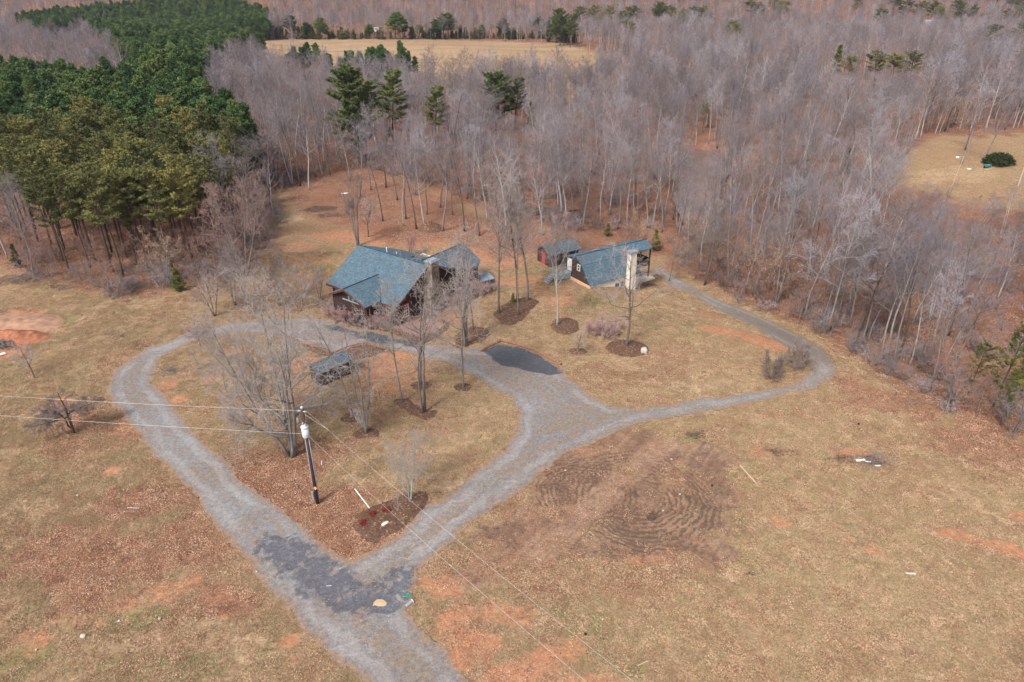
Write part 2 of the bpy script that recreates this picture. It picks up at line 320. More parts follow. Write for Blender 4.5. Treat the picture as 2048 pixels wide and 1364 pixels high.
# ------------------------------------------------------------------ ground material
def ground_material():
    m = NT('ground'); P = m.pos()
    a1 = m.sep(m.n('Attribute', attribute_name='m1').outputs['Vector']); a2 = m.sep(m.n('Attribute', attribute_name='m2').outputs['Vector'])
    nf0 = m.noise(5.5, P, 5, .75); nf1 = m.noise(1.9, P, 6, .82, .3); nf = m.mr(m.math('ADD', m.math('MULTIPLY', nf0, .45), m.math('MULTIPLY', nf1, .55)), .36, .64); nm = m.noise(1.3, P, 4, .65, .4); nl = m.noise(0.09, P, 3, .6); nb = m.noise(0.33, P, 4, .65, .6)
    vor = m.n('TexVoronoi', i_Scale=11.0); m.set(vor.inputs['Vector'], P)
    cell = m.sep(vor.outputs['Color'])[0]; vd = vor.outputs['Distance']
    vor2 = m.n('TexVoronoi', i_Scale=3.6); m.set(vor2.inputs['Vector'], P); cell2 = m.sep(vor2.outputs['Color'])[1]
    g1 = m.ramp(nf, (0.0, (.085,.052,.036)), (0.5, (.30,.182,.108)), (1.0, (.66,.455,.275)))
    g2 = m.ramp(nm, (0.38, (.20,.115,.075)), (0.6, (.40,.27,.175)))
    nq = m.noise(2.6, P, 6, .78); ng = m.noise(.75, P, 5, .7, .5)
    nmix = m.math('ADD', m.math('MULTIPLY', nq, .55), m.math('MULTIPLY', ng, .45))
    def brk(a, amt=1.5, w=.30, top=1.0):
        return m.math('MULTIPLY', m.mr(m.math('ADD', a, m.math('MULTIPLY', m.math('SUBTRACT', nmix, .5), amt*3.6)), .5-w, .5+w), m.mr(a, .05, .5, 0, top))
    grass = m.mix(0.4, g1, g2)
    grass = m.mix(m.mr(nb, .44, .62, 0, .6), grass, m.mix(nf, (.14,.118,.055), (.38,.31,.155)))
    grass = m.mix(m.mr(nl, .45, .62, 0, .5), grass, m.mix(nf, (.22,.125,.068), (.36,.22,.13)))
    rm = m.n('Mapping'); m.set(rm.inputs[0], P); rm.inputs['Rotation'].default_value = (0, 0, R(32)); rm.inputs['Scale'].default_value = (.10, 1.1, 1)
    mow = m.noise(1.0, rm.outputs[0], 4, .7, .3)
    grass = m.mix(m.mr(mow, .42, .62, 0, .42), grass, m.mix(nf, (.13,.095,.052), (.36,.27,.165)))
    grass = m.mix(m.mr(mow, .56, .40, 0, .0), grass, g1)
    straw = m.mix(nf, (.22,.145,.085), (.62,.46,.29))
    c = m.mix(m.math('MULTIPLY', brk(a2[1]), .85), grass, straw)
    gr = m.mix(nf, (.065,.075,.026), (.25,.24,.10))
    c = m.mix(m.math('MULTIPLY', brk(a1[2], 2.2, .4), .75), c, gr)
    soil = m.mix(m.mr(nb, .42, .6), m.mix(nf, (.10,.060,.046), (.24,.145,.108)), m.mix(nf, (.19,.11,.075), (.42,.27,.19)))
    # turning tracks: rings and a straight run
    def rings(cx, cy, sc, r0, r1):
        v = m.n('VectorMath', operation='DISTANCE'); m.set(v.inputs[0], P); v.inputs[1].default_value = (cx, cy, 0)
        d = m.math('ADD', v.outputs['Value'], m.math('MULTIPLY', nb, 2.2))
        w = m.math('SINE', m.math('MULTIPLY', d, sc))
        k = m.math('MULTIPLY', m.mr(d, r0, r0+.8), m.mr(d, r1, r1+1.2, 1, 0))
        return m.math('MULTIPLY', m.math('MULTIPLY', m.mr(w, -.5, .5), k), m.mr(nm, .32, .46))
    t = m.math('MAXIMUM', rings(TRC1[0], TRC1[1], 13.0, 2.4, 5.4), rings(TRC2[0], TRC2[1], 12.0, 2.6, 7.6))
    xy = m.sep(P); lin = m.math('SINE', m.math('ADD', m.math('MULTIPLY', m.math('SUBTRACT', m.math('MULTIPLY', xy[0], .82), m.math('MULTIPLY', xy[1], .57)), 7.0), m.math('MULTIPLY', nb, 3.0)))
    t = m.math('MAXIMUM', t, m.math('MULTIPLY', m.math('MULTIPLY', m.mr(lin, 0, 1), .6), m.mr(nm, .42, .55)))
    tx, ty = TL2[0]-TL1[0], TL2[1]-TL1[1]; tl = math.hypot(tx, ty); tnx, tny = -ty/tl, tx/tl
    dl = m.math('ABSOLUTE', m.math('ADD', m.math('ADD', m.math('MULTIPLY', xy[0], tnx), m.math('MULTIPLY', xy[1], tny)), m.math('ADD', -(TL1[0]*tnx+TL1[1]*tny)-.25, m.math('MULTIPLY', nm, .5))))
    band = m.math('MULTIPLY', m.mr(dl, 1.6, 1.0), m.mr(ng, .36, .55, .4, 1)); t = m.math('MULTIPLY', t, m.math('SUBTRACT', 1, m.math('MULTIPLY', band, .8)))
    t = m.math('MAXIMUM', t, m.math('MULTIPLY', m.math('MULTIPLY', m.mr(m.math('ABSOLUTE', m.math('SUBTRACT', dl, .75)), .16, .05), band), .45))
    soil = m.mix(m.math('MULTIPLY', band, .8), soil, m.mix(nf, (.26,.155,.105), (.50,.33,.235)))
    soil = m.mix(m.math('MULTIPLY', t, .88), soil, m.mix(nf, (.05,.032,.028), (.12,.078,.062)))
    c = m.mix(m.math('MULTIPLY', m.mr(m.math('ADD', a2[2], m.math('MULTIPLY', m.math('SUBTRACT', nmix, .5), 3.2)), .2, .75), .8), c, soil)
    clay = m.mix(m.mr(nm, .4, .6), m.mix(nf, (.27,.118,.07), (.49,.255,.155)), m.mix(nf, (.34,.125,.06), (.60,.315,.18)))
    c = m.mix(m.math('MULTIPLY', brk(a1[1], 2.2, .4), .92), c, clay)
    # fallen leaves: cells of tan / rust / brown
    lf = m.ramp(cell, (0.0, (.055,.026,.020)), (0.35, (.125,.056,.040)), (0.6, (.245,.115,.074)), (0.8, (.36,.19,.12)), (0.96, (.66,.46,.32)))
    lf = m.mix(m.mr(nb, .4, .6, 0, .6), lf, m.mix(nf, (.065,.030,.025), (.27,.125,.088)))
    lf = m.mix(m.mr(nl, .4, .62, 0, .55), lf, m.mix(nf, (.15,.062,.040), (.40,.20,.125)))
    lmask = m.math('MULTIPLY', a1[0], m.mr(m.math('ADD', cell2, m.math('MULTIPLY', a1[0], 1.1)), .55, 1.25, 0, 1))
    c = m.mix(m.math('MULTIPLY', lmask, m.math('SUBTRACT', 1, m.math('MULTIPLY', a2[2], .75))), c, lf)
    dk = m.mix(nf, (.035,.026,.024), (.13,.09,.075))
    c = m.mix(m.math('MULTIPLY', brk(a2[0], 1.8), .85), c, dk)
    # pale stones and single bright leaves
    sp = m.math('MULTIPLY', m.math('GREATER_THAN', cell, 0.985), m.mr(vd, .18, .3, 1, 0)); c = m.mix(m.math('MULTIPLY', sp, .7), c, (.68,.60,.50))
    m.col(c); m.b.inputs['Roughness'].default_value = 1; m.b.inputs['Specular IOR Level'].default_value = 0.0
    m.bump(m.math('ADD', m.math('MULTIPLY', nf, .6), m.math('ADD', m.math('MULTIPLY', nm, 1.2), m.math('MULTIPLY', nb, 2.5))), 0.65, 0.16)
    return m.m
M_GROUND = ground_material()
def build_ground():
    th = np.concatenate([np.arange(-180, -46, 3.0), np.arange(-46, 46, 0.135), np.arange(46, 180.1, 3.0)])
    th = np.radians(th[:-1]) if th[-1] > 179.9 else np.radians(th)
    r = np.concatenate([[0.6, 3, 8, 14, 20], np.exp(np.arange(math.log(26), math.log(330), 0.0042)), np.exp(np.arange(math.log(331), math.log(3200), 0.02))])
    T, RR = np.meshgrid(th, r); X = RR*np.sin(T); Y = RR*np.cos(T); Z = hgt(X, Y)
    yard = 1-sm(140, 200, RR); Z = Z+0.10*(fbm(X, Y, .12, 8, 3)-0.5)*0*yard
    # dip for the pond and creek beds
    m = (X > -20) & (X < 110) & (Y > 60) & (Y < 260)
    for P_ in (pond_poly, creek_poly):
        s = sdpoly(P_, X[m], Y[m]); Z[m] = np.where(s < 3, np.minimum(Z[m], -3.9), Z[m])-1.6*(1-sm(-2.0, 2.0, s))
    m1 = np.zeros(X.shape+(3,)); m2 = np.zeros(X.shape+(3,))
    b = (RR < 1200) & (np.abs(T) < 0.85)
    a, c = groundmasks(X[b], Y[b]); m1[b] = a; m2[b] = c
    m1[~b, 0] = 0.9
    nr, nt = X.shape
    i, j = np.meshgrid(np.arange(nr-1), np.arange(nt), indexing='ij'); j2 = (j+1) % nt
    F = np.stack([i*nt+j, i*nt+j2, (i+1)*nt+j2, (i+1)*nt+j], -1).reshape(-1, 4)
    V = np.stack([X, Y, Z], -1).reshape(-1, 3)
    # close the small hole under the camera
    V = np.vstack([V, [[0, 0, 0]]]); m1 = np.vstack([m1.reshape(-1, 3), [[.3, 0, 0]]]); m2 = np.vstack([m2.reshape(-1, 3), [[0, .3, 0]]])
    jj = np.arange(0, nt-1, 2); F = np.vstack([F, np.stack([np.full(len(jj), len(V)-1), (jj+2) % nt, jj+1, jj], 1)])
    o = fastmesh('ground', V, F, M_GROUND, {'m1': m1, 'm2': m2}); tag(o, 'dry winter grass, red clay and fallen leaves covering the ground', None, None, 'structure'); return o
build_ground()

# ------------------------------------------------------------------ gravel driveway
def road_material():
    m = NT('gravel'); P = m.pos(); a = m.sep(m.n('Attribute', attribute_name='m1').outputs['Vector'])
    b = m.sep(m.n('Attribute', attribute_name='m2').outputs['Vector'])
    nf = m.mr(m.math('ADD', m.math('MULTIPLY', m.noise(9, P, 5, .8), .45), m.math('MULTIPLY', m.noise(2.6, P, 6, .8), .55)), .36, .64); nm = m.noise(.9, P, 5, .65, .7); nb = m.noise(.22, P, 4, .6, .8)
    base = m.mix(nf, (.082,.077,.076), (.275,.262,.262))
    warm = m.mix(nf, (.12,.085,.065), (.32,.245,.20))
    c = m.mix(m.mr(nm, .42, .66, 0, .8), base, warm)
    c = m.mix(m.math('MULTIPLY', b[2], m.mr(nm, .3, .6, .35, 1)), c, m.mix(nf, (.10,.08,.062), (.29,.235,.18)))
    blue = m.mix(nf, (.10,.105,.11), (.33,.335,.345))
    c = m.mix(m.math('MULTIPLY', a[1], m.mr(nb, .35, .6, .3, 1)), c, blue)
    clay = m.mix(nf, (.34,.19,.11), (.52,.31,.19))
    c = m.mix(m.math('MULTIPLY', m.mr(nb, .60, .72, 0, .5), m.mr(nm, .5, .7)), c, clay)
    # pale washed-out veins
    v = m.n('TexVoronoi', feature='DISTANCE_TO_EDGE', i_Scale=1.15)
    w = m.n('VectorMath', operation='ADD'); dn = m.n('TexNoise', i_Scale=1.4, i_Detail=3); m.set(dn.inputs['Vector'], P)
    sc = m.n('VectorMath', operation='SCALE'); m.set(sc.inputs[0], dn.outputs['Color']); sc.inputs['Scale'].default_value = 1.3
    m.set(w.inputs[0], P); m.set(w.inputs[1], sc.outputs[0])
    mp = m.n('Mapping'); m.set(mp.inputs[0], w.outputs[0]); mp.inputs['Rotation'].default_value = (0, 0, R(-50)); mp.inputs['Scale'].default_value = (.42, 1.3, 1); m.set(v.inputs['Vector'], mp.outputs[0])
    vein = m.math('MULTIPLY', m.mr(v.outputs['Distance'], .0, .075, 1, 0), m.mr(nm, .32, .55))
    c = m.mix(m.math('MULTIPLY', m.math('MULTIPLY', vein, b[0]), .5), c, (.46,.43,.40))
    cx = m.n('CombineXYZ'); pp = m.sep(P); sa = m.n('Attribute', attribute_name='m3'); sd_ = m.sep(sa.outputs['Vector'])[0]
    m.set(cx.inputs[0], m.math('MULTIPLY', sd_, 26.0)); m.set(cx.inputs[1], m.math('MULTIPLY', pp[0], .13)); m.set(cx.inputs[2], m.math('MULTIPLY', pp[1], .13))
    st = m.noise(1.0, cx.outputs[0], 4, .7, .05)
    c = m.mix(m.mr(st, .50, .66, 0, .75), c, m.mix(nf, (.13,.088,.064), (.33,.24,.18)))
    c = m.mix(m.mr(st, .48, .36, 0, .6), c, m.mix(nf, (.12,.118,.12), (.34,.33,.325)))
    S_ = m.math('MULTIPLY', sd_, 10.0); wt = m.math('MULTIPLY', m.mr(m.math('ABSOLUTE', m.math('SUBTRACT', S_, 1.15)), .55, .2), m.mr(nb, .35, .55))
    c = m.mix(m.math('MULTIPLY', wt, .5), c, m.mix(nf, (.20,.185,.175), (.40,.375,.36)))
    cen = m.math('MULTIPLY', m.mr(S_, 1.7, 2.2), m.mr(m.math('ADD', nm, m.math('MULTIPLY', nb, .5)), .68, .85)); c = m.mix(m.math('MULTIPLY', cen, .6), c, m.mix(nf, (.12,.085,.062), (.30,.225,.17)))
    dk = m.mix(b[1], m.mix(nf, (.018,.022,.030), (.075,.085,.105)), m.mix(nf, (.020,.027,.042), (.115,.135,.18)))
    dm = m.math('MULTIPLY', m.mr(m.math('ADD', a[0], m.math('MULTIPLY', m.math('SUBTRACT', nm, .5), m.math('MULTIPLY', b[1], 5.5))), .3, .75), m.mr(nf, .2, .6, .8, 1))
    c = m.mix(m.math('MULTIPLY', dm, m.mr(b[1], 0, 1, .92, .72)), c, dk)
    sp = m.n('TexVoronoi', i_Scale=14); m.set(sp.inputs['Vector'], P)
    c = m.mix(m.math('MULTIPLY', m.math('GREATER_THAN', m.sep(sp.outputs['Color'])[0], .992), .35), c, (.5,.48,.46))
    ed = m.math('MULTIPLY', m.mr(m.math('ADD', a[2], m.math('MULTIPLY', m.math('SUBTRACT', nf, .5), 1.6)), .45, .7), .8)
    c = m.mix(ed, c, m.mix(nf, (.11,.062,.040), (.40,.26,.165)))
    m.col(c); m.bump(m.math('ADD', nf, m.math('MULTIPLY', nm, 2)), 0.35, 0.06)
    return m.m
M_ROAD = road_material()
def road_sdf(X, Y):
    s = sdpoly(road_outer, X, Y); h = sdpoly(road_hole, X, Y)
    return np.maximum(s, -h)+.32*sm(20, 27, X)+(fbm(X, Y, .5, 91, 3)-0.5)*1.1+(fbm(X, Y, 2.5, 95, 2)-0.5)*0.25
def road_attr(X, Y, S):
    dark = np.zeros(X.shape); br = np.zeros(X.shape)
    for k, P_ in enumerate(dark_polys):
        s = sdpoly(P_, X, Y); v = 1-sm(-1.6, 1.2, s+(fbm(X, Y, .8, 12, 4)-.5)*2.4) if k != 1 else 1-sm(-.5, .3, s+(fbm(X, Y, .8, 12, 4)-.5)*.8); dark = np.maximum(dark, v)
        if k == 0: br = v
    edge = np.maximum(.45*(1-sm(0, 1.0, -S)), blobs(X, Y, [(440,1010,80,60,.9,-40),(380,900,90,40,.9),(330,820,60,40,.8),(360,700,120,18,.9),(560,1050,60,40,.8),(670,1300,50,60,.6),(1080,800,60,30,.8),(1000,900,50,30,.4),(620,650,120,14,.7)], 77))
    vein = blobs(X, Y, [(800,1090,90,55,1,40),(880,1020,80,40,.9,40),(700,1290,60,45,.9),(740,1250,50,20,.9),(960,960,60,30,.5,30),(1000,930,70,40,.35),(1600,730,60,20,.5)], 78)
    mud = blobs(X, Y, [(785,1150,20,40,1),(760,1270,14,50,1),(830,1330,30,60,1,30),(340,930,60,16,.7,-40),(450,1060,90,18,.8,-45),(520,1130,60,14,.6,-45),(1150,850,100,14,.8,10),(1250,830,120,10,.7,8),(1000,960,120,25,.5,35),(1450,800,150,6,.7,6),
      (1640,740,25,35,.9),(1400,590,110,20,1,-30),(1500,640,110,24,1,-30),(1620,700,60,30,.8),(1600,780,110,16,.7,-10),(1400,815,140,14,.8),(1350,560,40,20,1),(1050,770,80,25,.4),(900,710,50,10,.5),(300,740,50,20,.4)], 79)
    return {'m1': np.stack([dark, edge, 1-sm(.05, .75, -S)], -1), 'm2': np.stack([vein, br, mud], -1), 'm3': np.stack([np.clip(-S/10, 0, 1)]*3, -1)}
allp = np.vstack([road_outer])
road = sheet('gravel_driveway', M_ROAD, (allp[:, 0].min()-1, allp[:, 1].min()-1, allp[:, 0].max()+1, allp[:, 1].max()+1), 0.2, road_sdf, 0.03, road_attr)
tag(road, 'grey gravel driveway looping through the yard', None, None, 'structure')

# ------------------------------------------------------------------ pond and creek water
def water():
    m = NT('pond_water'); m.col(m.ramp(m.noise(.06, m.pos(), 3), (.35, (.20,.13,.10)), (.7, (.14,.095,.08))))
    m.b.inputs['Roughness'].default_value = .25; m.b.inputs['Specular IOR Level'].default_value = .45; m.b.inputs['IOR'].default_value = 1.33
    m.bump(m.noise(2.2, m.pos(), 3), .08, .03); return m.m
M_WATER = water()
for nm_, P_, z_, lb in (('pond', pond_poly, -4.45, 'brown pond lying among the trees'), ('creek', creek_poly, -4.5, 'narrow dark water in the wood')):
    w = sheet(nm_, M_WATER, (P_[:, 0].min()-1, P_[:, 1].min()-1, P_[:, 0].max()+1, P_[:, 1].max()+1), 0.8, lambda X, Y, P_=P_: sdpoly(P_, X, Y)+(fbm(X, Y, .3, 4, 3)-.5)*2, 0, None, lambda X, Y, S, z_=z_: np.full(X.shape, z_))
    tag(w, lb, None, None, 'structure')

# ================================================================== TREES
def bark_material(name, c1, c2, c3):
    m = NT(name); r = m.rnd(); P = m.obj()
    n = m.noise(1.2, m.scalev(P, (2.5, 2.5, .5)), 4, .7)
    base = m.ramp(r, (0, c1), (.5, c2), (1, c3))
    c = m.mix(m.mr(n, .35, .68), m.mix(.5, base, (.03,.025,.022), 'MIX'), base)
    m.col(c); m.b.inputs['Specular IOR Level'].default_value = .05; return m.m
M_BARK = bark_material('bark', (.145,.115,.10), (.21,.18,.16), (.30,.275,.25))
M_BARKW = bark_material('wood_bark', (.12,.095,.09), (.29,.26,.255), (.56,.54,.52))
M_BARKD = bark_material('pine_bark', (.075,.05,.04), (.12,.08,.062), (.15,.11,.09))
def twig_material(name, *stops):
    m = NT(name); r = m.rnd()
    base = m.ramp(r, *stops, interp='CONSTANT' if False else 'LINEAR')
    n = m.noise(.9, m.obj(), 3, .6)
    m.col(m.mix(m.mr(n, .3, .7, 0, .55), base, m.mix(.5, base, (.46,.40,.37))))
    m.b.inputs['Specular IOR Level'].default_value = .05; return m.m
M_TWIG = twig_material('twigs', (0, (.16,.115,.10)), (.25, (.185,.15,.145)), (.5, (.235,.175,.165)), (.7, (.27,.235,.235)), (.85, (.27,.17,.145)), (1, (.18,.14,.12)))
M_TWIGW = twig_material('wood_twigs', (0, (.11,.085,.085)), (.22, (.20,.18,.21)), (.42, (.265,.22,.225)), (.6, (.12,.10,.115)), (.75, (.37,.35,.39)), (.88, (.27,.16,.135)), (1, (.165,.135,.12)))
M_TWIGP = twig_material('bud_twigs', (0, (.40,.22,.20)), (1, (.44,.27,.26)))
M_TWIGY = twig_material('yard_twigs', (0, (.25,.20,.18)), (.5, (.34,.30,.28)), (1, (.40,.33,.32)))
M_BARKY = bark_material('yard_bark', (.17,.14,.125), (.24,.21,.19), (.30,.275,.255))
M_TWIGD = twig_material('dark_twigs', (0, (.13,.10,.10)), (1, (.19,.15,.15)))

def rot_dir(d, ang, az):
    d = d/np.linalg.norm(d); ref = np.array([0, 0, 1.]) if abs(d[2]) < .95 else np.array([1., 0, 0])
    a = np.cross(d, ref); a /= np.linalg.norm(a); b = np.cross(d, a)
    return d*math.cos(ang)+(a*math.cos(az)+b*math.sin(az))*math.sin(ang)
class Bare:
    """leafless tree: stems, limbs, branches and twigs grown by recursion"""
    def __init__(s, seed, H=15, r0=.2, clear=.35, ang=(55, 28), llen=.36, nlimb=18, stems=1, stemang=6, up=.25, nbr=7, ntw=6, nfine=4, tw=.017, lean=(0, 0), wob=.05, bw=.12, limbs=None, leaves=None, lim_sides=4):
        s.g = np.random.default_rng(seed); s.T = MB(); s.C = MB(); s.bw = bw; s.limbT = True; s.up = up; s.tw = tw; s.tips = []
        s.nbr, s.ntw, s.nfine = nbr, ntw, nfine
        g = s.g
        for k in range(stems):
            az = 2*math.pi*(k+g.random()*.6)/stems
            a = R(stemang)*(g.random()*.6+.7) if stems > 1 else 0
            d = np.array([math.sin(a)*math.cos(az)+lean[0], math.sin(a)*math.sin(az)+lean[1], math.cos(a)])
            h = H*(1 if k == 0 else .8+.18*g.random()); rr = r0*(1 if stems == 1 else .8 if k == 0 else .62)
            n = 10; pts = [np.array([0, 0, -.3])+np.array([math.cos(az), math.sin(az), 0])*(rr*.7 if stems > 1 else 0)]
            for i in range(n):
                d = d+g.normal(0, wob, 3)*[1, 1, .3]; d[2] = max(d[2], .5)
                if stems > 1: d = d*[.93, .93, 1]
                d /= np.linalg.norm(d); pts.append(pts[-1]+d*(h+.3)/n)
            pts = np.array(pts); fr = np.linspace(0, 1, n+1); rad = rr*(1-fr)**.8*.93+.02; rad[0] *= 1.45
            s.T.tube(pts, rad, 7)
            nl = max(4, int(nlimb/(1 if stems == 1 else stems*.7)))
            for i in range(nl):
                f = clear+(1-clear)*(i+.5+g.random()*.6-.3)/nl; f = min(f, .985)
                p = np.array([np.interp(f, fr, pts[:, q]) for q in range(3)]); dr = pts[min(n, int(f*n)+1)]-pts[int(f*n)]
                u = (f-clear)/(1-clear); an = R(ang[0]*(1-u)+ang[1]*u)*(.8+.4*g.random())
                L = H*llen*1.35*(1-.58*u)*(.7+.6*g.random())
                s.branch(p, rot_dir(dr, an, i*2.4+g.random()), L, np.interp(f, fr, rad)*.55, 1)
        for lb in (limbs or []):     # heavy limbs placed by hand: (start height, azimuth, elevation, length, radius)
            z, az, el, L, r = lb
            s.branch(np.array([0, 0, z]), np.array([math.cos(R(az))*math.cos(R(el)), math.sin(R(az))*math.cos(R(el)), math.sin(R(el))]), L, r, 0)
    def branch(s, p, d, L, r, lev):
        g = s.g; d = np.array(d, float); n = {0: 9, 1: 6, 2: 4, 3: 2, 4: 1}[lev]
        pts = [p]; dd = d/np.linalg.norm(d)
        for i in range(n):
            dd = dd+g.normal(0, s.bw*(1.3 if lev > 1 else 1), 3); dd[2] += s.up*(.34 if lev == 1 else .16); dd /= np.linalg.norm(dd)
            pts.append(pts[-1]+dd*L/n)
        pts = np.array(pts); fr = np.linspace(0, 1, n+1)
        r = max(min(r, .022*L), s.tw*(1.4 if lev < 3 else 1)); rad = r*(1-fr*.8)
        tgt = s.T if lev == 0 or (lev == 1 and s.limbT) else s.C
        tgt.tube(pts, rad, {0: 6, 1: 4, 2: 3, 3: 3, 4: 3}[lev], cap=False)
        if lev >= 3: s.tips.append(pts[-1])
        if lev == 4: return
        cnt = {0: 12, 1: s.nbr, 2: s.ntw, 3: s.nfine}[lev]
        for i in range(cnt):
            f = .22+.76*(i+g.random())/cnt if lev > 0 else .15+.83*(i+g.random())/cnt
            q = np.array([np.interp(f, fr, pts[:, k]) for k in range(3)]); k = min(n-1, int(f*n)); dr = pts[k+1]-pts[k]
            s.branch(q, rot_dir(dr, R(24+36*g.random()), g.random()*6.283), L*(.58 if lev else .42)*(1-.42*f)*(.7+.6*g.random()), r*(1-f*.8)*.5, lev+1)

def leafcards(tips, g, n, size, spread):
    T = np.array(tips); k = g.integers(0, len(T), n); c = T[k]+g.normal(0, spread, (n, 3))
    a = g.normal(0, 1, (n, 3)); a /= np.linalg.norm(a, axis=1)[:, None]; b = np.cross(a, g.normal(0, 1, (n, 3))); b /= np.linalg.norm(b, axis=1)[:, None]
    s = size*(.6+.8*g.random((n, 1)))
    V = np.stack([c-a*s, c+b*s*.6, c+a*s, c-b*s*.6], 1).reshape(-1, 3); F = np.arange(4*n).reshape(-1, 4)
    return V, F
PROTO = {}
class Proto:
    """shared meshes of one kind of tree: list of (part name, mesh)"""
    def __init__(s, name, parts, H): s.name, s.parts, s.H = name, parts, H
def mesh_from(mb, name, mat):
    V = np.vstack(mb.v).astype(np.float32); me = bpy.data.meshes.new(name)
    me.from_pydata(V.tolist(), [], mb.f); me.update(); me.materials.append(mat); me.polygons.foreach_set('use_smooth', [True]*len(me.polygons)); return me
def arrmesh(V, F, name, mat, smooth=False):
    o = fastmesh(name, V, F, mat, None, smooth); me = o.data; bpy.data.objects.remove(o); return me
def bare_proto(key, H, bark=None, twig=None, leaves=None, **kw):
    b = Bare(H=H, **kw); parts = [('trunk', mesh_from(b.T, 'trunk_'+key, bark or M_BARK)), ('crown', mesh_from(b.C, 'crown_'+key, twig or M_TWIG))]
    if leaves:
        V, F = leafcards(b.tips, b.g, leaves[0], leaves[1], .15); parts.append(('leaves', arrmesh(V, F, 'leaves_'+key, leaves[2])))
    PROTO[key] = Proto('bare_tree', parts, H); return PROTO[key]

# ---- conifers
def needle_material(name, *stops, tipc=(.20,.20,.05)):
    m = NT(name); P = m.obj(); n = m.noise(.55, P, 3, .65); r = m.rnd(); n2 = m.noise(3.5, P, 2, .6)
    base = m.ramp(m.math('ADD', m.math('MULTIPLY', n, .8), m.math('MULTIPLY', m.math('SUBTRACT', r, .45), .75)), *stops)
    m.col(m.mix(m.mr(n2, .45, .75, 0, .6), base, tipc)); m.b.inputs['Specular IOR Level'].default_value = .12
    m.b.inputs['Roughness'].default_value = .75; return m.m
M_NEEDLE = needle_material('needles', (.2, (.028,.070,.028)), (.5, (.070,.130,.042)), (.8, (.15,.20,.06)), tipc=(.19,.235,.075))
M_NEEDLEO = needle_material('olive_needles', (.25, (.070,.085,.034)), (.5, (.135,.142,.052)), (.75, (.24,.215,.068)), tipc=(.30,.27,.095))
M_NEEDLEY = needle_material('yellow_needles', (.25, (.065,.08,.028)), (.5, (.115,.125,.036)), (.75, (.18,.17,.045)), tipc=(.21,.20,.055))
M_CEDAR = needle_material('cedar_needles', (.25, (.055,.08,.030)), (.5, (.09,.118,.040)), (.75, (.14,.155,.050)), tipc=(.17,.18,.06))
M_TANLEAF = simple('tan_leaves', (.40,.25,.15), .35, 1.5)
M_RUSTLEAF = simple('rust_leaves', (.27,.12,.07), .35, 1.5)
def tufts(P, g, n, L, w, flat=.6):
    """n spiky blades around each point"""
    m = len(P); a = g.normal(0, 1, (m, n, 3)); a[..., 2] = a[..., 2]*flat+.35; a /= np.linalg.norm(a, axis=2)[..., None]
    b = np.cross(a, g.normal(0, 1, (m, n, 3))); b /= np.linalg.norm(b, axis=2)[..., None]
    l = L*(.7+.6*g.random((m, n, 1))); c = P[:, None, :]
    V = np.stack([c-b*w*.5, c+b*w*.5, c+a*l+b*w*.35, c+a*l-b*w*.35], 2).reshape(-1, 3)
    return V, np.arange(len(V)).reshape(-1, 4)
def pine_proto(key, seed, H=15, r0=.16, clear=.5, rad=2.3, whorl=.55, per=6, ang=70, shape='cone', L=.38, w=.10, nb=5, tstep=.3, mat=None, droop=0, dens=1.0, bark=None):
    g = np.random.default_rng(seed); T = MB(); C = MB(); pts = [np.array([0, 0, -.3])]; d = np.array([g.normal(0, .02), g.normal(0, .02), 1])
    for i in range(8):
        d = d+g.normal(0, .02, 3)*[1, 1, 0]; pts.append(pts[-1]+d*(H+.3)/8)
    pts = np.array(pts); fr = np.linspace(0, 1, 9); T.tube(pts, r0*(1-fr)**.8+.015, 6)
    tp = []; z = clear*H
    while z < H*.985:
        u = (z/H-clear)/(1-clear)
        if shape == 'cone': rr = rad*(1-u)**.75*(.55+.45*min(1, u*5+.4))
        elif shape == 'dome': rr = rad*math.sqrt(max(.03, 1-max(0, u-.15)**2/.75))*(.7+.5*g.random())
        elif shape == 'round': rr = rad*math.sqrt(max(0.02, 1-(2*u-.75)**2/1.6))*(.5 if u < .1 else 1)
        else: rr = rad*(.45+.75*math.sin(math.pi*min(1, u*.8+.12)))*(1-.35*u)
        for k in range(per):
            if g.random() > dens: continue
            az = g.random()*6.283; l = max(.25, rr*(.55+.6*g.random())); el = R(90-ang+25*u+g.normal(0, 8))-droop*(1-u)
            f = z/H; p = np.array([np.interp(f, fr, pts[:, q]) for q in range(3)])
            dv = np.array([math.cos(az)*math.cos(el), math.sin(az)*math.cos(el), math.sin(el)])
            q1 = p+dv*l*.5; q2 = p+dv*l+np.array([0, 0, .12*l])
            C.tube([p, q1, q2], [.035, .022, .01], 3, cap=False)
            nt = max(2, int(l/tstep)); side = np.cross(dv, [0, 0, 1])
            for t in range(nt):
                ft = .35+.68*(t+.5)/nt
                for s_ in (-1, 0, 1):
                    tp.append(p+(q2-p)*ft+side*s_*l*.22*(1.15-ft)+g.normal(0, .07, 3))
        z += whorl*(.7+.6*g.random())
    tp.append(pts[-1]); V, F = tufts(np.array(tp), g, nb, L, w)
    parts = [('trunk', mesh_from(T, 'trunk_'+key, bark or M_BARKD)), ('branches', mesh_from(C, 'limbs_'+key, bark or M_BARKD)), ('crown', arrmesh(V, F, 'crown_'+key, mat or M_NEEDLE))]
    PROTO[key] = Proto('pine_tree', parts, H)

def place(key, x, y, label, cat='tree', group=None, s=1.0, rz=None, name=None, sxy=1.0, z=None, lone=False):
    P = PROTO[key]; rz = random.random()*6.283 if rz is None else rz
    zz = float(hgt(x, y)) if z is None else z
    e = empty(name or P.name, (x, y, zz), label, cat, group, rz); e.scale = (s*sxy, s*sxy, s)
    for pn, me in P.parts:
        o = bpy.data.objects.new(pn, me); COL.objects.link(o); o.parent = e
    return e

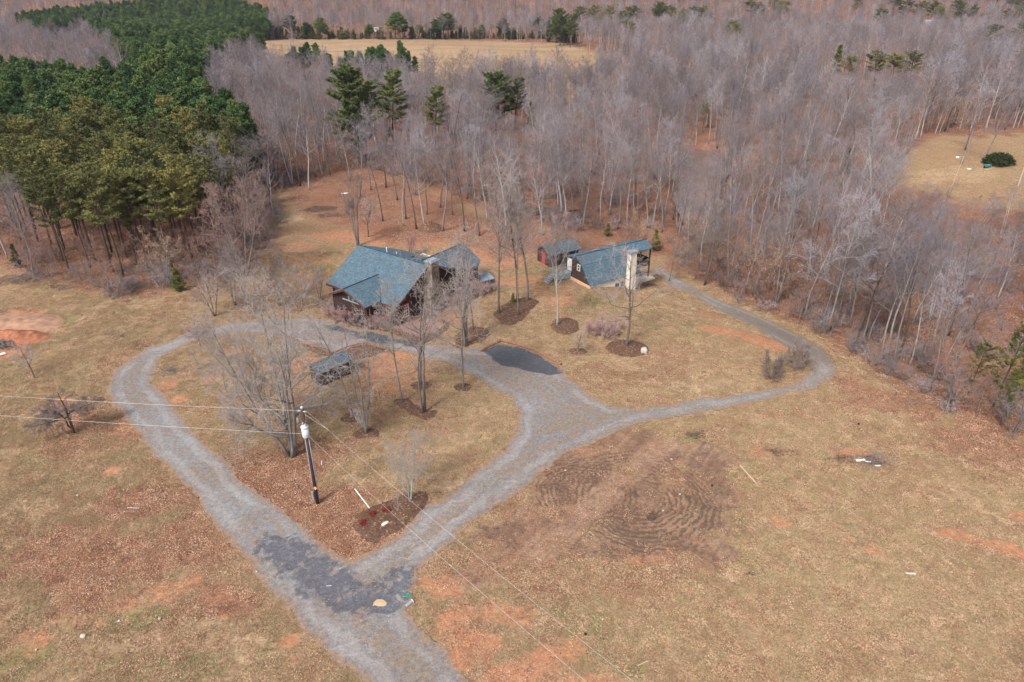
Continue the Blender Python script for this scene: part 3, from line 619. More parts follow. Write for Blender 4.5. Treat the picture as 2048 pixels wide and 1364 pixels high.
# forest kinds
for i, (H, cl, ll, nl, an, st) in enumerate([(17, .50, .24, 14, (58, 25), 1), (18, .60, .20, 12, (50, 20), 1), (15, .42, .27, 15, (62, 30), 1), (19, .52, .24, 15, (55, 22), 1), (14, .38, .28, 14, (55, 25), 2), (16, .5, .24, 13, (66, 32), 1)]):
    bare_proto('w%d' % i, H, seed=100+i, r0=.15+.012*i, clear=cl, llen=ll, nlimb=nl, ang=an, stems=st, nbr=6, ntw=5, nfine=3, tw=.0135, twig=M_TWIGW, bark=M_BARKW, wob=.045)
for i, (H, cl, ll, nl) in enumerate([(17, .4, .27, 13), (16, .35, .30, 12), (18, .45, .27, 13)]):
    bare_proto('f%d' % i, H, seed=140+i, r0=.19, clear=cl, llen=ll, nlimb=nl, ang=(55, 24), nbr=6, ntw=4, nfine=2, tw=.030, twig=M_TWIGW, bark=M_BARKW)
bare_proto('beech0', 7, seed=150, r0=.07, clear=.15, llen=.36, nlimb=12, ang=(65, 40), nbr=5, ntw=4, nfine=2, tw=.014, up=.1, leaves=(1300, .06, M_TANLEAF))
bare_proto('beech1', 5, seed=151, r0=.06, clear=.12, llen=.42, nlimb=10, ang=(65, 40), nbr=5, ntw=4, nfine=2, tw=.014, up=.1, leaves=(1100, .055, M_RUSTLEAF))
bare_proto('brush0', 3.2, seed=152, r0=.045, clear=.08, llen=.45, nlimb=16, stems=5, stemang=28, ang=(45, 30), nbr=5, ntw=4, nfine=3, tw=.013, up=.15, twig=M_TWIGW)
bare_proto('brush1', 2.2, seed=153, r0=.04, clear=.06, llen=.5, nlimb=14, stems=5, stemang=38, ang=(45, 30), nbr=5, ntw=4, nfine=3, tw=.012, up=.1, twig=M_TWIGW)
for k_ in ('brush0', 'brush1'): PROTO[k_].name = 'shrub'
for k_ in ('beech0', 'beech1'): PROTO[k_].name = 'beech_sapling'
for i in range(4): pine_proto('p%d' % i, 200+i, H=[15, 14, 16, 13.5][i], clear=.35, rad=2.5, whorl=.5, per=6, shape='dome', L=.5, w=.15)
for i in range(3): pine_proto('o%d' % i, 220+i, H=[17, 16, 18][i], r0=.19, clear=.50, rad=[3.1, 2.8, 3.4][i], whorl=.6, per=6, ang=78, shape='irr', mat=M_NEEDLEO, L=.36, w=.10, dens=.62, nb=4)
pine_proto('big0', 230, H=20, r0=.26, clear=.22, rad=6.0, whorl=.75, per=7, ang=80, shape='round', L=.5, w=.13, mat=M_CEDAR, dens=.8, nb=6)
pine_proto('big1', 231, H=20, r0=.2, clear=.40, rad=3.4, whorl=.75, per=6, ang=80, shape='irr', L=.45, w=.12, mat=M_CEDAR, dens=.75, nb=5)
pine_proto('young0', 232, H=6, r0=.09, clear=.1, rad=1.7, whorl=.4, per=6, ang=72, shape='cone', L=.3, w=.08, mat=M_NEEDLEY, nb=5)
pine_proto('young1', 233, H=9, r0=.12, clear=.3, rad=2.2, whorl=.75, per=5, ang=78, shape='irr', L=.28, w=.05, mat=M_NEEDLEY, dens=.85, nb=8)
pine_proto('ced0', 234, H=7, r0=.1, clear=.05, rad=1.4, whorl=.35, per=7, ang=55, shape='cone', L=.3, w=.09, mat=M_CEDAR, nb=5)

# ------------------------------------------------------------------ forest layout
PLANT_FAR = [(17,34),(60,22),(150,18),(300,2),(340,-12),(450,-8),(535,20),(530,72),(460,88),(425,100),(430,128),(400,140),(300,148),(240,105),(215,60),(160,38),(90,50)]
PLANT_NEAR = [(-120,135),(0,132),(230,148),(300,158),(405,165),(425,205),(500,238),(512,285),(430,292),(300,262),(150,255),(60,262),(-20,300),(-120,330)]
PINE_VIS = [([(672,150),(755,140),(800,170),(805,300),(740,310),(672,290)], 205), ([(842,185),(895,185),(900,260),(842,260)], 200), ([(965,145),(1060,145),(1075,215),(1000,250),(965,230)], 225), ([(1650,60),(1690,60),(1700,95),(1865,95),(1870,140),(1650,150)], 385)]
YPINE_VIS = [(1905,660),(1960,640),(2100,640),(2100,850),(1960,830),(1900,780)]
CLEAR_VIS = [(1800,305),(1850,292),(2100,282),(2100,372),(1960,385),(1810,352)]
FIELD_VIS = [(500,86),(650,80),(1150,84),(1160,95),(950,108),(900,118),(820,108),(560,100)]
OLIVE_BASE = [(30,470),(90,505),(150,555),(200,572),(240,575),(300,562),(385,548),(450,500),(500,450),(515,390),(430,370),(300,360),(150,370),(20,400)]
SMALLPINE = [(455,92),(470,110),(560,118),(620,128),(700,138),(800,136),(850,135),(850,122),(760,112),(640,105),(560,98),(500,92)]
def scatter(x0, x1, y0, y1, sp, seed, jit=.42):
    g = np.random.default_rng(seed)
    X, Y = np.meshgrid(np.arange(x0, x1, sp), np.arange(y0, y1, sp*.9)); X = X+(np.arange(X.shape[0])[:, None] % 2)*sp*.5
    X = X+g.uniform(-jit, jit, X.shape)*sp; Y = Y+g.uniform(-jit, jit, Y.shape)*sp
    return X.ravel(), Y.ravel()
def infan(X, Y, pad=1.08): return (np.abs(X) < (Y*.93+18)*.83*pad+6) & (Y > 20)
W = lambda P_: (np.array(P_, float))
def topsel(X, Y, h, poly):
    px, py = proj(X, Y, hgt(X, Y)+h); return inside(W(poly), px, py)
def bareok(X, Y, vis=True):
    n = (vnoise(X, Y, .08, 3)-.5)*4
    ok = sdpoly(wood_edge, X, Y) < -.5+n*.4
    for P_ in (field_poly, clearing_poly): ok &= sdpoly(P_, X, Y) > 1
    ok &= sdpoly(grove_poly, X, Y) > 0
    ok &= (sdpoly(pond_poly, X, Y) > -1.5) & (sdpoly(creek_poly, X, Y) > .3)
    ok &= sdpoly(house_keep, X, Y) > 1.5
    px, py = proj(X, Y, hgt(X, Y))
    ok &= ~inside(W(OLIVE_BASE), px, py) & ~inside(W([(80,480),(470,460),(470,610),(80,600)]), px, py)
    for P_ in (PLANT_FAR, PLANT_NEAR):
        for h in (8, 13, 17): ok &= ~topsel(X, Y, h, P_)
    dd_ = np.hypot(X, Y)
    if not vis: return ok & ~topsel(X, Y, 7, FIELD_VIS) & ~topsel(X, Y, 7.5, CLEAR_VIS) & ~topsel(X, Y, 4, CLEAR_VIS) & ~topsel(X, Y, 3, YPINE_VIS)
    for h in (6, 12, 17): ok &= ~topsel(X, Y, h, CLEAR_VIS)
    for P_, dm in PINE_VIS:
        for h in ((7, 11, 15, 18) if dm < 300 else (16,)): ok &= ~(topsel(X, Y, h, P_) & (dd_ < dm))
    for h in (1, 4, 8): ok &= ~topsel(X, Y, h, YPINE_VIS)
    for h in (5, 10, 15, 18): ok &= ~topsel(X, Y, h, FIELD_VIS) | (vnoise(X, Y, .5, 8) > .93)
    return ok
house_keep = wpoly([(1040,560),(1070,500),(1160,470),(1320,470),(1345,540),(1290,590),(1180,600)], 2)

# ================================================================== BUILDINGS
def shingle_material(name, lo, hi):
    m = NT(name); P = m.obj()
    v = m.n('TexVoronoi', i_Scale=4.6); m.set(v.inputs['Vector'], m.scalev(P, (1, 1, 2.2))); c = m.sep(v.outputs['Color'])[0]
    n = m.noise(.7, P, 3, .6); n2 = m.noise(9, P, 3, .6)
    w = m.math('FRACT', m.math('MULTIPLY', m.sep(P)[2], 8.0)); line = m.mr(w, 0, .22, .72, 1)
    c = m.mix(m.math('ADD', m.math('MULTIPLY', c, .65), m.math('MULTIPLY', n2, .35)), lo, hi)
    c = m.mix(m.mr(n, .4, .62, 0, .35), c, m.mix(.5, lo, (.10,.10,.10)))
    m.col(m.mix(1.0, c, line, 'MULTIPLY')); m.b.inputs['Roughness'].default_value = .85; m.bump(n2, .3, .03); return m.m
M_SH = shingle_material('roof_shingles', (.036,.072,.102), (.125,.190,.232))
M_SHG = shingle_material('garage_shingles', (.045,.072,.095), (.13,.165,.195))
M_SHS = shingle_material('shed_shingles', (.045,.075,.10), (.14,.20,.24))
def siding(name, lo, hi, sc=5.0):
    m = NT(name); P = m.obj(); z = m.sep(P)[2]; w = m.math('FRACT', m.math('MULTIPLY', z, sc)); n = m.noise(3, m.scalev(P, (1, 1, 6)), 4)
    m.col(m.mix(1.0, m.mix(n, lo, hi), m.mr(w, 0, .14, .45, 1), 'MULTIPLY')); m.bump(w, .3, .02); return m.m
M_SIDE = siding('brown_siding', (.028,.017,.016), (.060,.036,.032))
M_SIDE2 = siding('red_brown_siding', (.038,.022,.020), (.085,.050,.043))
M_TRIM = simple('brown_trim', (.10,.035,.025), .2)
M_STUC = simple('cream_stucco', (.68,.61,.50), .08, 2)
M_STONE = NT('fieldstone'); _v = M_STONE.n('TexVoronoi', i_Scale=3.5); M_STONE.set(_v.inputs['Vector'], M_STONE.obj())
M_STONE.col(M_STONE.ramp(M_STONE.sep(_v.outputs['Color'])[0], (0, (.10,.078,.062)), (.5, (.19,.15,.12)), (1, (.28,.23,.185)))); M_STONE = M_STONE.m
M_WHITE = simple('white_paint', (.72,.72,.70), .06); M_GREYW = simple('weathered_deck', (.27,.33,.35), .25, 4); M_RED = simple('red_paint', (.42,.03,.03), .1)
M_METAL = simple('galvanised_metal', (.42,.47,.52), .15, 4, .45, .5, .6); M_CONC = simple('concrete', (.42,.36,.29), .2, 2)
M_GLASS = NT('window_glass'); M_GLASS.col((.03,.045,.055)); M_GLASS.b.inputs['Roughness'].default_value = .08; M_GLASS.b.inputs['Specular IOR Level'].default_value = .7; M_GLASS = M_GLASS.m
M_DARK = simple('dark_opening', (.012,.010,.010), .2)
class Frame:
    """local frame (a along, n across, z up) anchored at a world point"""
    def __init__(s, o, a, n): s.o = np.array([o[0], o[1], 0.]); s.a = np.array([*a, 0.]); s.a /= np.linalg.norm(s.a); s.n = np.array([*n, 0.]); s.n -= s.a*(s.n@s.a); s.n /= np.linalg.norm(s.n)
    def p(s, a, n, z): return s.a*a+s.n*n+np.array([0, 0, z])
    def ps(s, L): return [s.p(*q) for q in L]
    def box(s, mb, a0, a1, n0, n1, z0, z1):
        base = s.ps([(a0, n0, z0), (a1, n0, z0), (a1, n1, z0), (a0, n1, z0)]); return mb.prism(base, (0, 0, z1-z0))
    def root(s, name, label, cat, group=None): return empty(name, (s.o[0], s.o[1], 0), label, cat, group)
def wind(fr, root, plane, a0, a1, z0, z1, side, frame_m, nx=2, ny=2, t=.07, name='window'):
    """a window: frame (with muntins) as the part, pane as its child; plane 'n' or 'a' at coordinate side[0], outward sign side[1]"""
    w, sg = side; f = MB(); g = MB()
    def bx(mb, p0, p1, q0, q1, d0, d1):
        lo, hi = sorted((w+sg*d0, w+sg*d1))
        if plane == 'n': fr.box(mb, p0, p1, lo, hi, q0, q1)
        else: fr.box(mb, lo, hi, p0, p1, q0, q1)
    bx(f, a0, a1, z0, z0+t, .01, .10); bx(f, a0, a1, z1-t, z1, .01, .10)
    bx(f, a0, a0+t, z0+t, z1-t, .01, .10); bx(f, a1-t, a1, z0+t, z1-t, .01, .10)
    for i in range(1, nx): c = a0+(a1-a0)*i/nx; bx(f, c-.025, c+.025, z0+t, z1-t, .02, .08)
    for j in range(1, ny): c = z0+(z1-z0)*j/ny; bx(f, a0+t, a1-t, c-.025, c+.025, .022, .078)
    o = f.build(name, frame_m, root); bx(g, a0+t, a1-t, z0+t, z1-t, .015, .04); g.build('pane', M_GLASS, o); return o
def door(fr, root, plane, a0, a1, z0, z1, side, mat, framemat):
    w, sg = side; d = MB(); f = MB()
    def bx(mb, p0, p1, q0, q1, d0, d1):
        lo, hi = sorted((w+sg*d0, w+sg*d1))
        if plane == 'n': fr.box(mb, p0, p1, lo, hi, q0, q1)
        else: fr.box(mb, lo, hi, p0, p1, q0, q1)
    bx(d, a0, a1, z0, z1, .01, .06); o = d.build('door', mat, root)
    bx(f, a0-.08, a0, z0, z1+.08, .01, .1); bx(f, a1, a1+.08, z0, z1+.08, .01, .1); bx(f, a0, a1, z1, z1+.08, .01, .1); f.build('door_frame', framemat, o)
    h = MB(); bx(h, a1-.16, a1-.10, (z0+z1)/2-.05, (z0+z1)/2+.05, .06, .11); h.build('handle', M_METAL, o)

# ---------------- main house
fr = Frame((-22.24, 95.29), (.805, -.593), (-.593, -.805)); H1 = fr.root('house', 'large brown house with blue grey shingle roof and front cross gable beside the loop driveway', 'house')
mr_ = .585; w = MB(); ze = lambda v: 7-mr_*v
w.prism(fr.ps([(0, 6.0, 0), (13, 6.0, 0), (13, -7.6, 0), (0, -7.6, 0)]), (0, 0, 3.2))
for a in (0.0, 12.85): w.prism(fr.ps([(a, 6.0, 3.2), (a, 0, 6.75), (a, -7.6, 3.95), (a, -7.6, 3.2)]), fr.p(.15, 0, 0))
w.prism(fr.ps([(3.4, 6.0, 0), (10.2, 6.0, 0), (10.2, 8.8, 0), (3.4, 8.8, 0)]), (0, 0, 3.2))
w.prism(fr.ps([(3.4, 8.8, 3.2), (6.85, 8.8, 4.9), (10.2, 8.8, 3.2)]), fr.p(0, -.15, 0))
w.build('wall', M_SIDE, H1)
w = MB(); w.prism(fr.ps([(8.6, -7.61, 0), (10.9, -3.4, 0), (12.9, -7.3, 0), (12.9, -11.3, 0), (6.6, -11.3, 0), (6.6, -7.61, 0)]), (0, 0, 4.0))
w.build('wing_wall', M_SIDE, H1)
th = (0, 0, -.22); rf = MB()
rf.prism(fr.ps([(-.5, 0, 7.0), (13.5, 0, 7.0), (13.5, 6.6, ze(6.6)), (10.62, 6.6, ze(6.6)), (6.85, 3.15, ze(3.15)), (3.0, 6.6, ze(6.6)), (-.5, 6.6, ze(6.6))]), th)
rf.prism(fr.ps([(-.5, 0, 7.0), (-.5, -8.1, 7-.375*8.1), (9.5, -8.1, 7-.375*8.1), (13.5, -8.1, 7-.375*8.1), (13.5, 0, 7.0)]), th)
rf.build('roof', M_SH, H1)
pk = 5.13; ww = 3.8; sl = (pk-3.36)/ww; cg = MB()
cg.prism(fr.ps([(6.85, 3.1, pk), (6.85, 9.6, pk), (6.85+ww, 9.4, pk-sl*ww), (6.85+ww, 6.65, pk-sl*ww)]), th)
cg.prism(fr.ps([(6.85, 3.1, pk), (6.85-ww, 6.65, pk-sl*ww), (6.85-ww, 9.1, pk-sl*ww), (6.85, 9.6, pk)]), th)
cg.build('gable_roof', M_SH, H1)
z2 = lambda a: 6.02-.585*abs(a-9.6); r2 = MB()
r2.prism(fr.ps([(9.6, -2.4, z2(9.6)), (11.4, -3.7, z2(11.4)), (13.3, -7.5, z2(13.3)), (13.4, -10.9, z2(13.4)), (12.9, -11.9, z2(12.9)), (9.6, -11.9, z2(9.6))]), th)
r2.prism(fr.ps([(9.6, -2.4, z2(9.6)), (9.6, -11.9, z2(9.6)), (6.2, -11.9, z2(6.2)), (6.2, -8.2, z2(6.2))]), th)
r2.build('wing_roof', M_SHG, H1)
rc = MB(); rc.tube(fr.ps([(-.5, 0, 7.02), (13.5, 0, 7.02)]), .09, 5); rc.tube(fr.ps([(6.85, 3.2, pk+.02), (6.85, 9.6, pk+.02)]), .08, 5); rc.tube(fr.ps([(9.6, -2.6, 6.04), (9.6, -11.9, 6.04)]), .08, 5)
rc.build('ridge_cap', simple('ridge_shingles', (.03,.06,.085), .3), H1)
fa = MB()
def fascia(p, q): fa.prism([p+np.array([0, 0, -.02]), q+np.array([0, 0, -.02]), q+np.array([0, 0, -.3]), p+np.array([0, 0, -.3])], fr.fd)
for P0, P1, fd in [((-.5, 6.6, ze(6.6)), (3.0, 6.6, ze(6.6)), (0, .06)), ((10.7, 6.6, ze(6.6)), (13.5, 6.6, ze(6.6)), (0, .06)), ((6.85, 9.6, pk), (10.65, 9.4, pk-sl*ww), (0, .06)), ((6.85, 9.6, pk), (3.05, 9.1, pk-sl*ww), (0, .06)),
                   ((10.65, 6.7, 3.36), (10.65, 9.4, 3.36), (.06, 0)), ((13.5, 0, 7), (13.5, 6.6, ze(6.6)), (.05, 0)), ((-.55, 0, 7), (-.55, 6.6, ze(6.6)), (.05, 0))]:
    fa = MB(); fr.fd = fr.p(fd[0], fd[1], 0); fascia(fr.p(*P0), fr.p(*P1)); fa.build('fascia', M_TRIM, H1)
ch = MB(); fr.box(ch, 13.02, 14.3, -1.9, .9, 0, 4.2); fr.box(ch, 13.1, 14.2, -1.3, .2, 4.2, 7.5); c = ch.build('chimney', M_STONE, H1)
cp = MB(); fr.box(cp, 12.95, 14.35, -1.45, .35, 7.5, 7.62); fr.box(cp, 13.2, 14.1, -1.2, .1, 7.62, 7.8); cp.build('chimney_cap', M_METAL, c)
wind(fr, H1, 'a', 4.0, 4.85, .85, 2.65, (13.0, 1), M_WHITE, 2, 4)
f = MB()
for q in ((3.85, 4.0, .7, 2.8), (4.85, 5.0, .7, 2.8), (4.0, 4.85, .7, .85), (4.0, 4.85, 2.65, 2.8)): fr.box(f, 13.0, 13.12, q[0], q[1], q[2], q[3])
f.build('window_trim', M_RED, H1)
door(fr, H1, 'a', 6.7, 7.6, 0, 2.05, (10.2, 1), M_RED, M_WHITE)
wind(fr, H1, 'n', 10.9, 12.4, .9, 2.3, (6.0, 1), M_GREYW, 3, 2)
wind(fr, H1, 'n', .8, 2.6, .9, 2.4, (6.0, 1), M_GREYW, 4, 1)
wind(fr, H1, 'n', 4.2, 6.2, .8, 2.3, (8.8, 1), M_TRIM, 3, 1); wind(fr, H1, 'n', 7.2, 9.4, .8, 2.3, (8.8, 1), M_TRIM, 3, 1)
cl = MB()                                       # slanting clerestory glazing under the front gable
for a0, a1 in ((6.95, 7.65), (7.75, 8.45), (8.55, 9.3)):
    cl.prism(fr.ps([(a0, 8.81, 3.25), (a1, 8.81, 3.25), (a1, 8.81, pk-.42-sl*(a1-6.85)), (a0, 8.81, pk-.42-sl*(a0-6.85))]), fr.p(0, .04, 0))
cl.build('clerestory_window', M_GLASS, H1)
cb = MB(); fr.box(cb, 5.6, 9.5, 8.8, 8.92, 3.12, 3.22)
for a in (6.85, 7.65, 8.45): fr.box(cb, a, a+.1, 8.8, 8.9, 3.22, pk-.5-sl*(a-6.85))
cb.build('clerestory_frame', M_GREYW, H1)
for a in (10.9, 12.9): wind(fr, H1, 'n', a-.5, a-.5+.01, 0, .01, (0, 1), M_TRIM) if False else None
wind(fr, H1, 'a', -10.6, -8.4, 1.0, 2.6, (12.9, 1), M_TRIM, 3, 1)
for k, (a, n) in enumerate([(4.4, -1.0), (5.0, -2.3)]):
    vp = MB(); zz = 7-.375*abs(n); vp.tube(fr.ps([(a, n, zz-.2), (a, n, zz+(.75 if k == 0 else .3))]), .06, 6); vp.build('vent_pipe', M_WHITE, H1)
vb = MB(); fr.box(vb, 7.2, 7.6, -3.4, -3.0, 5.6, 5.95); vb.build('roof_vent', M_DARK, H1)
for a, n, s0 in ((12.4, 6.3, 0), (10.9, 8.9, 0)):
    ps = MB(); fr.box(ps, a-.08, a+.08, n-.08, n+.08, 0, 3.05); ps.build('porch_post', M_TRIM, H1)
# back deck railing (belongs to the house)
rl = MB(); pts = [at(836.7, 512, 3.0), at(845.5, 507.6, 3.0), at(864, 513.5, 3.0)]; o3 = np.array([fr.o[0], fr.o[1], 0])
for i in range(2):
    p, q = pts[i]-o3, pts[i+1]-o3
    rl.tube([p, q], .06, 4); rl.tube([p-[0, 0, .85], q-[0, 0, .85]], .05, 4)
    for t in np.linspace(0, 1, 9): rl.tube([p+(q-p)*t, p+(q-p)*t-[0, 0, .85 if 0 < t < 1 else 2.9]], .025 if 0 < t < 1 else .07, 4)
rl.build('deck_railing', M_WHITE, H1)

# ---------------- gambrel guest house
fr = Frame((9.81, 98.88), (.84, .541), (.541, -.84)); H2 = fr.root('cottage', 'brown cottage with long blue grey roof, cream chimney and open end porch by the wood', 'house')
w = MB(); gp = [(0, -2.8, 2.95), (0, 0, 3.85), (0, 1.45, 2.88), (0, 3.45, .35), (0, 3.45, .12), (0, -2.8, .12)]
w.prism([fr.p(.25, n, z) for _, n, z in gp], fr.p(.2, 0, 0)); w.prism([fr.p(9.9, n, z) for _, n, z in gp], fr.p(.2, 0, 0))
fr.box(w, .45, 9.9, -2.8, -2.6, .12, 2.95); w.build('wall', M_SIDE2, H2)
b = MB(); fr.box(b, .2, 10.2, -2.9, 3.5, -3.6, .12); b.build('basement_wall', M_STUC, H2)
bs = MB(); bs.prism(fr.ps([(-.12, -2.9, .22), (.2, -2.9, .22), (.2, 3.9, .22), (-.12, 3.9, .22)]), (0, 0, -.6)); fr.box(bs, .2, 7.1, 3.5, 3.85, -.9, -.25) if False else None; bs.build('foundation_ledge', simple('tan_ledge', (.58,.36,.22), .15), H2)
rf = MB(); t2 = (0, 0, -.2)
rf.prism(fr.ps([(0, 0, 4.0), (14.5, 0, 4.0), (14.5, 1.55, 3.0), (0, 1.55, 3.0)]), t2)
rf.prism(fr.ps([(0, 0, 4.0), (0, -3.1, 3.02), (14.5, -3.1, 3.02), (14.5, 0, 4.0)]), t2)
rf.build('upper_roof', M_SH, H2)
rf = MB(); rf.prism(fr.ps([(.05, 1.5, 2.97), (9.6, 1.5, 2.97), (10.4, 3.75, .28), (.05, 3.75, .28)]), fr.p(0, -.12, -.1)); rf.build('lower_roof', M_SH, H2)
rc = MB(); rc.tube(fr.ps([(0, 0, 4.02), (14.5, 0, 4.02)]), .07, 5); rc.build('ridge_cap', simple('ridge_shingles_dark', (.03,.06,.08), .3), H2)
sk = MB(); sk.prism(fr.ps([(4.2, -.7, 3.86), (5.4, -.7, 3.86), (5.4, -1.5, 3.6), (4.2, -1.5, 3.6)]), (0, 0, .08)); sk.build('skylight', M_METAL, H2)
ch = MB(); t = fr.ps([(7.2, 3.78, -3.4), (8.45, 3.78, -3.4), (8.45, 4.85, -3.4), (7.2, 4.85, -3.4)]); t_ = fr.ps([(7.15, 3.75, 4.15), (8.35, 3.75, 4.15), (8.35, 4.55, 4.15), (7.15, 4.55, 4.15)])
ch.add(np.vstack([t, t_]), [(3, 2, 1, 0), (4, 5, 6, 7), (0, 1, 5, 4), (1, 2, 6, 5), (2, 3, 7, 6), (3, 0, 4, 7)]); c = ch.build('chimney', M_STUC, H2)
cp = MB(); fr.box(cp, 7.08, 8.42, 3.68, 4.62, 4.15, 4.28); fr.box(cp, 7.2, 8.3, 3.8, 4.5, 4.28, 4.5); fr.box(cp, 7.0, 8.5, 3.6, 4.7, 4.5, 4.6); cp.build('chimney_cap', M_METAL, c)
door(fr, H2, 'a', -2.2, -1.3, 1.05, 3.0, (.25, -1), M_WHITE, M_WHITE); wind(fr, H2, 'a', .2, .9, 1.75, 2.75, (.25, -1), M_WHITE, 1, 2)
wind(fr, H2, 'n', 5.2, 6.1, -1.25, -.45, (3.5, 1), M_GREYW, 2, 1); wind(fr, H2, 'n', 6.35, 7.0, -1.35, -.35, (3.5, 1), M_METAL, 1, 1)
pf = MB(); fr.box(pf, 10.2, 14.9, -3.2, 2.4, -2.25, -2.0); pf.build('porch_slab', M_CONC, H2)
bf = MB(); fr.box(bf, 10.1, 14.45, -2.9, 1.4, .02, .2); fr.box(bf, 10.1, 14.45, 1.3, 1.4, .2, 1.2); fr.box(bf, 14.35, 14.45, -2.9, 1.3, .2, 1.2); bf.build('balcony', M_SIDE, H2)
for a, n in ((14.3, 1.35), (14.3, -2.8), (12.2, -2.8), (12.2, 1.35)):
    ps = MB(); fr.box(ps, a-.1, a+.1, n-.1, n+.1, -2.0, 3.0 if n < 0 else 2.9); ps.build('porch_post', M_SIDE, H2)
pw = MB(); fr.box(pw, 14.62, 14.7, -2.9, 2.0, -2, -1.0) if False else None
fd = MB(); fr.box(fd, 10.2, 14.6, -3.0, -2.9, -2.0, -.2); fd.build('porch_wall', M_SIDE, H2)
dk = MB(); fr.box(dk, -3.2, .1, -2.3, -1.1, .9, 1.0); fr.box(dk, -3.2, .0, -1.12, -1.04, .15, 1.0)
for i in range(4): fr.box(dk, -3.2-.3*(i+1), -3.2-.3*i, -2.3, -1.1, .70-.22*i, .78-.22*i)
dko = dk.build('entry_walkway', M_GREYW, H2)
rl = MB()
for n in (-1.08, -2.3):
    rl.tube(fr.ps([(-.05, n, 2.0), (-3.2, n, 2.0), (-4.4, n, 1.15)]), .05, 4)
    for a in np.linspace(-.1, -3.2, 12): rl.tube(fr.ps([(a, n, .15 if int(a*10) % 3 == 0 else 1.0), (a, n, 2.0)]), .022, 4)
rl.build('railing', M_GREYW, dko)

# ---------------- garage
fr = Frame((9.81, 98.88), (.84, .541), (.541, -.84)); g0 = fr.p(2.9, -8.3, 0); fr = Frame((9.81+g0[0], 98.88+g0[1]), (.84, .541), (.541, -.84))
G = fr.root('garage', 'small dark red brown outbuilding with grey gable roof and red door behind the cottage', 'outbuilding')
w = MB(); w.prism(fr.ps([(-2.9, -2.0, -.1), (2.6, -2.0, -.1), (2.6, 2.0, -.1), (-2.9, 2.0, -.1)]), (0, 0, 2.35))
for a in (-2.9, 2.45): w.prism(fr.ps([(a, -2.0, 2.25), (a, 2.0, 2.25), (a, 0, 3.15)]), fr.p(.15, 0, 0))
w.build('wall', M_SIDE2, G)
rf = MB(); rf.prism(fr.ps([(-3.4, 0, 3.35), (3.0, 0, 3.35), (3.0, 2.35, 2.28), (-3.4, 2.35, 2.28)]), (0, 0, -.16)); rf.prism(fr.ps([(-3.4, 0, 3.35), (-3.4, -2.35, 2.28), (3.0, -2.35, 2.28), (3.0, 0, 3.35)]), (0, 0, -.16)); rf.build('roof', M_SHG, G)
door(fr, G, 'a', -.55, .3, .0, 1.95, (-2.9, -1), simple('bright_red_paint', (.42,.06,.06), .15), M_RED)
wind(fr, G, 'n', -1.6, -.8, 1.0, 1.8, (2.0, 1), M_TRIM, 2, 2); wind(fr, G, 'n', .9, 1.7, 1.0, 1.8, (2.0, 1), M_TRIM, 2, 2)

# ---------------- garden shed in the loop
fr = Frame((-21.2, 69.3), (.68, .73), (.73, -.68)); S = fr.root('shed', 'small dark brown shed with slate grey gable roof on the lawn inside the driveway loop', 'shed')
w = MB(); w.prism(fr.ps([(-2.1, -1.0, 0), (2.1, -1.0, 0), (2.1, 1.0, 0), (-2.1, 1.0, 0)]), (0, 0, 1.95))
for a in (-2.1, 1.98): w.prism(fr.ps([(a, -1.0, 1.95), (a, 1.0, 1.95), (a, 0, 2.6)]), fr.p(.12, 0, 0))
w.build('wall', M_SIDE2, S)
rf = MB(); rf.prism(fr.ps([(-2.5, 0, 2.78), (2.3, 0, 2.78), (2.3, 1.32, 1.93), (-2.5, 1.32, 1.93)]), (0, 0, -.12)); rf.prism(fr.ps([(-2.5, 0, 2.78), (-2.5, -1.3, 1.95), (2.3, -1.3, 1.95), (2.3, 0, 2.78)]), (0, 0, -.12)); rf.build('roof', M_SHS, S)
door(fr, S, 'n', -.9, .1, .05, 1.8, (1.0, 1), M_SIDE, M_TRIM)

# ---------------- pump shed + heat pump beside the house wing
q = at(972, 566); fr = Frame((q[0], q[1]), (.84, .541), (.541, -.84)); U = fr.root('utility_shed', 'tiny low shed with pale blue grey lean to roof beside the house wing', 'shed')
w = MB(); w.prism(fr.ps([(-.9, -.7, 0), (.9, -.7, 0), (.9, .7, 0), (-.9, .7, 0)]), (0, 0, .8)); w.build('wall', M_SIDE2, U)
rf = MB(); rf.prism(fr.ps([(-1.05, -.85, 1.35), (1.0, -.85, 1.35), (1.0, .9, .85), (-1.05, .9, .85)]), (0, 0, -.08)); rf.build('roof', simple('pale_roof', (.20,.27,.33), .15), U)
q = at(954, 582); e = empty('heat_pump', (q[0], q[1], 0), 'square grey heat pump unit on the ground at the corner of the house wing', 'heat pump')
mb = MB(); mb.box((0, 0, .4), (.85, .85, .75)); mb.build('casing', M_METAL, e); mb = MB(); mb.tube([(0, 0, .775), (0, 0, .82)], .33, 14); mb.build('fan_grille', M_DARK, e)

# ---------------- far barn and deer stand, far house
q = at(1428, 112); e = empty('barn', (q[0], q[1], q[2]), 'long pale barn with grey green roof far off behind the bare wood', 'barn')
mb = MB(); mb.box((0, 0, 2), (40, 12, 4)); mb.build('wall', simple('pale_metal_wall', (.60,.60,.56), .08), e)
mb = MB(); mb.prism([(-21, -7, 4.0), (21, -7, 4.0), (21, 0, 7), (-21, 0, 7)], (0, 0, -.2)); mb.prism([(-21, 7, 4.0), (-21, 0, 7), (21, 0, 7), (21, 7, 4.0)], (0, 0, -.2)); mb.build('roof', simple('grey_green_roof', (.19,.25,.23), .12), e)
for k in range(5): mb = MB(); mb.box((-16+8*k, -6.03, 1.8), (2.6, .1, 2.4)); mb.build('door', M_METAL, e)
q = at(1862, 62); e = empty('far_house', (q[0], q[1], q[2]), 'white building barely showing through the far woods at upper right', 'house')
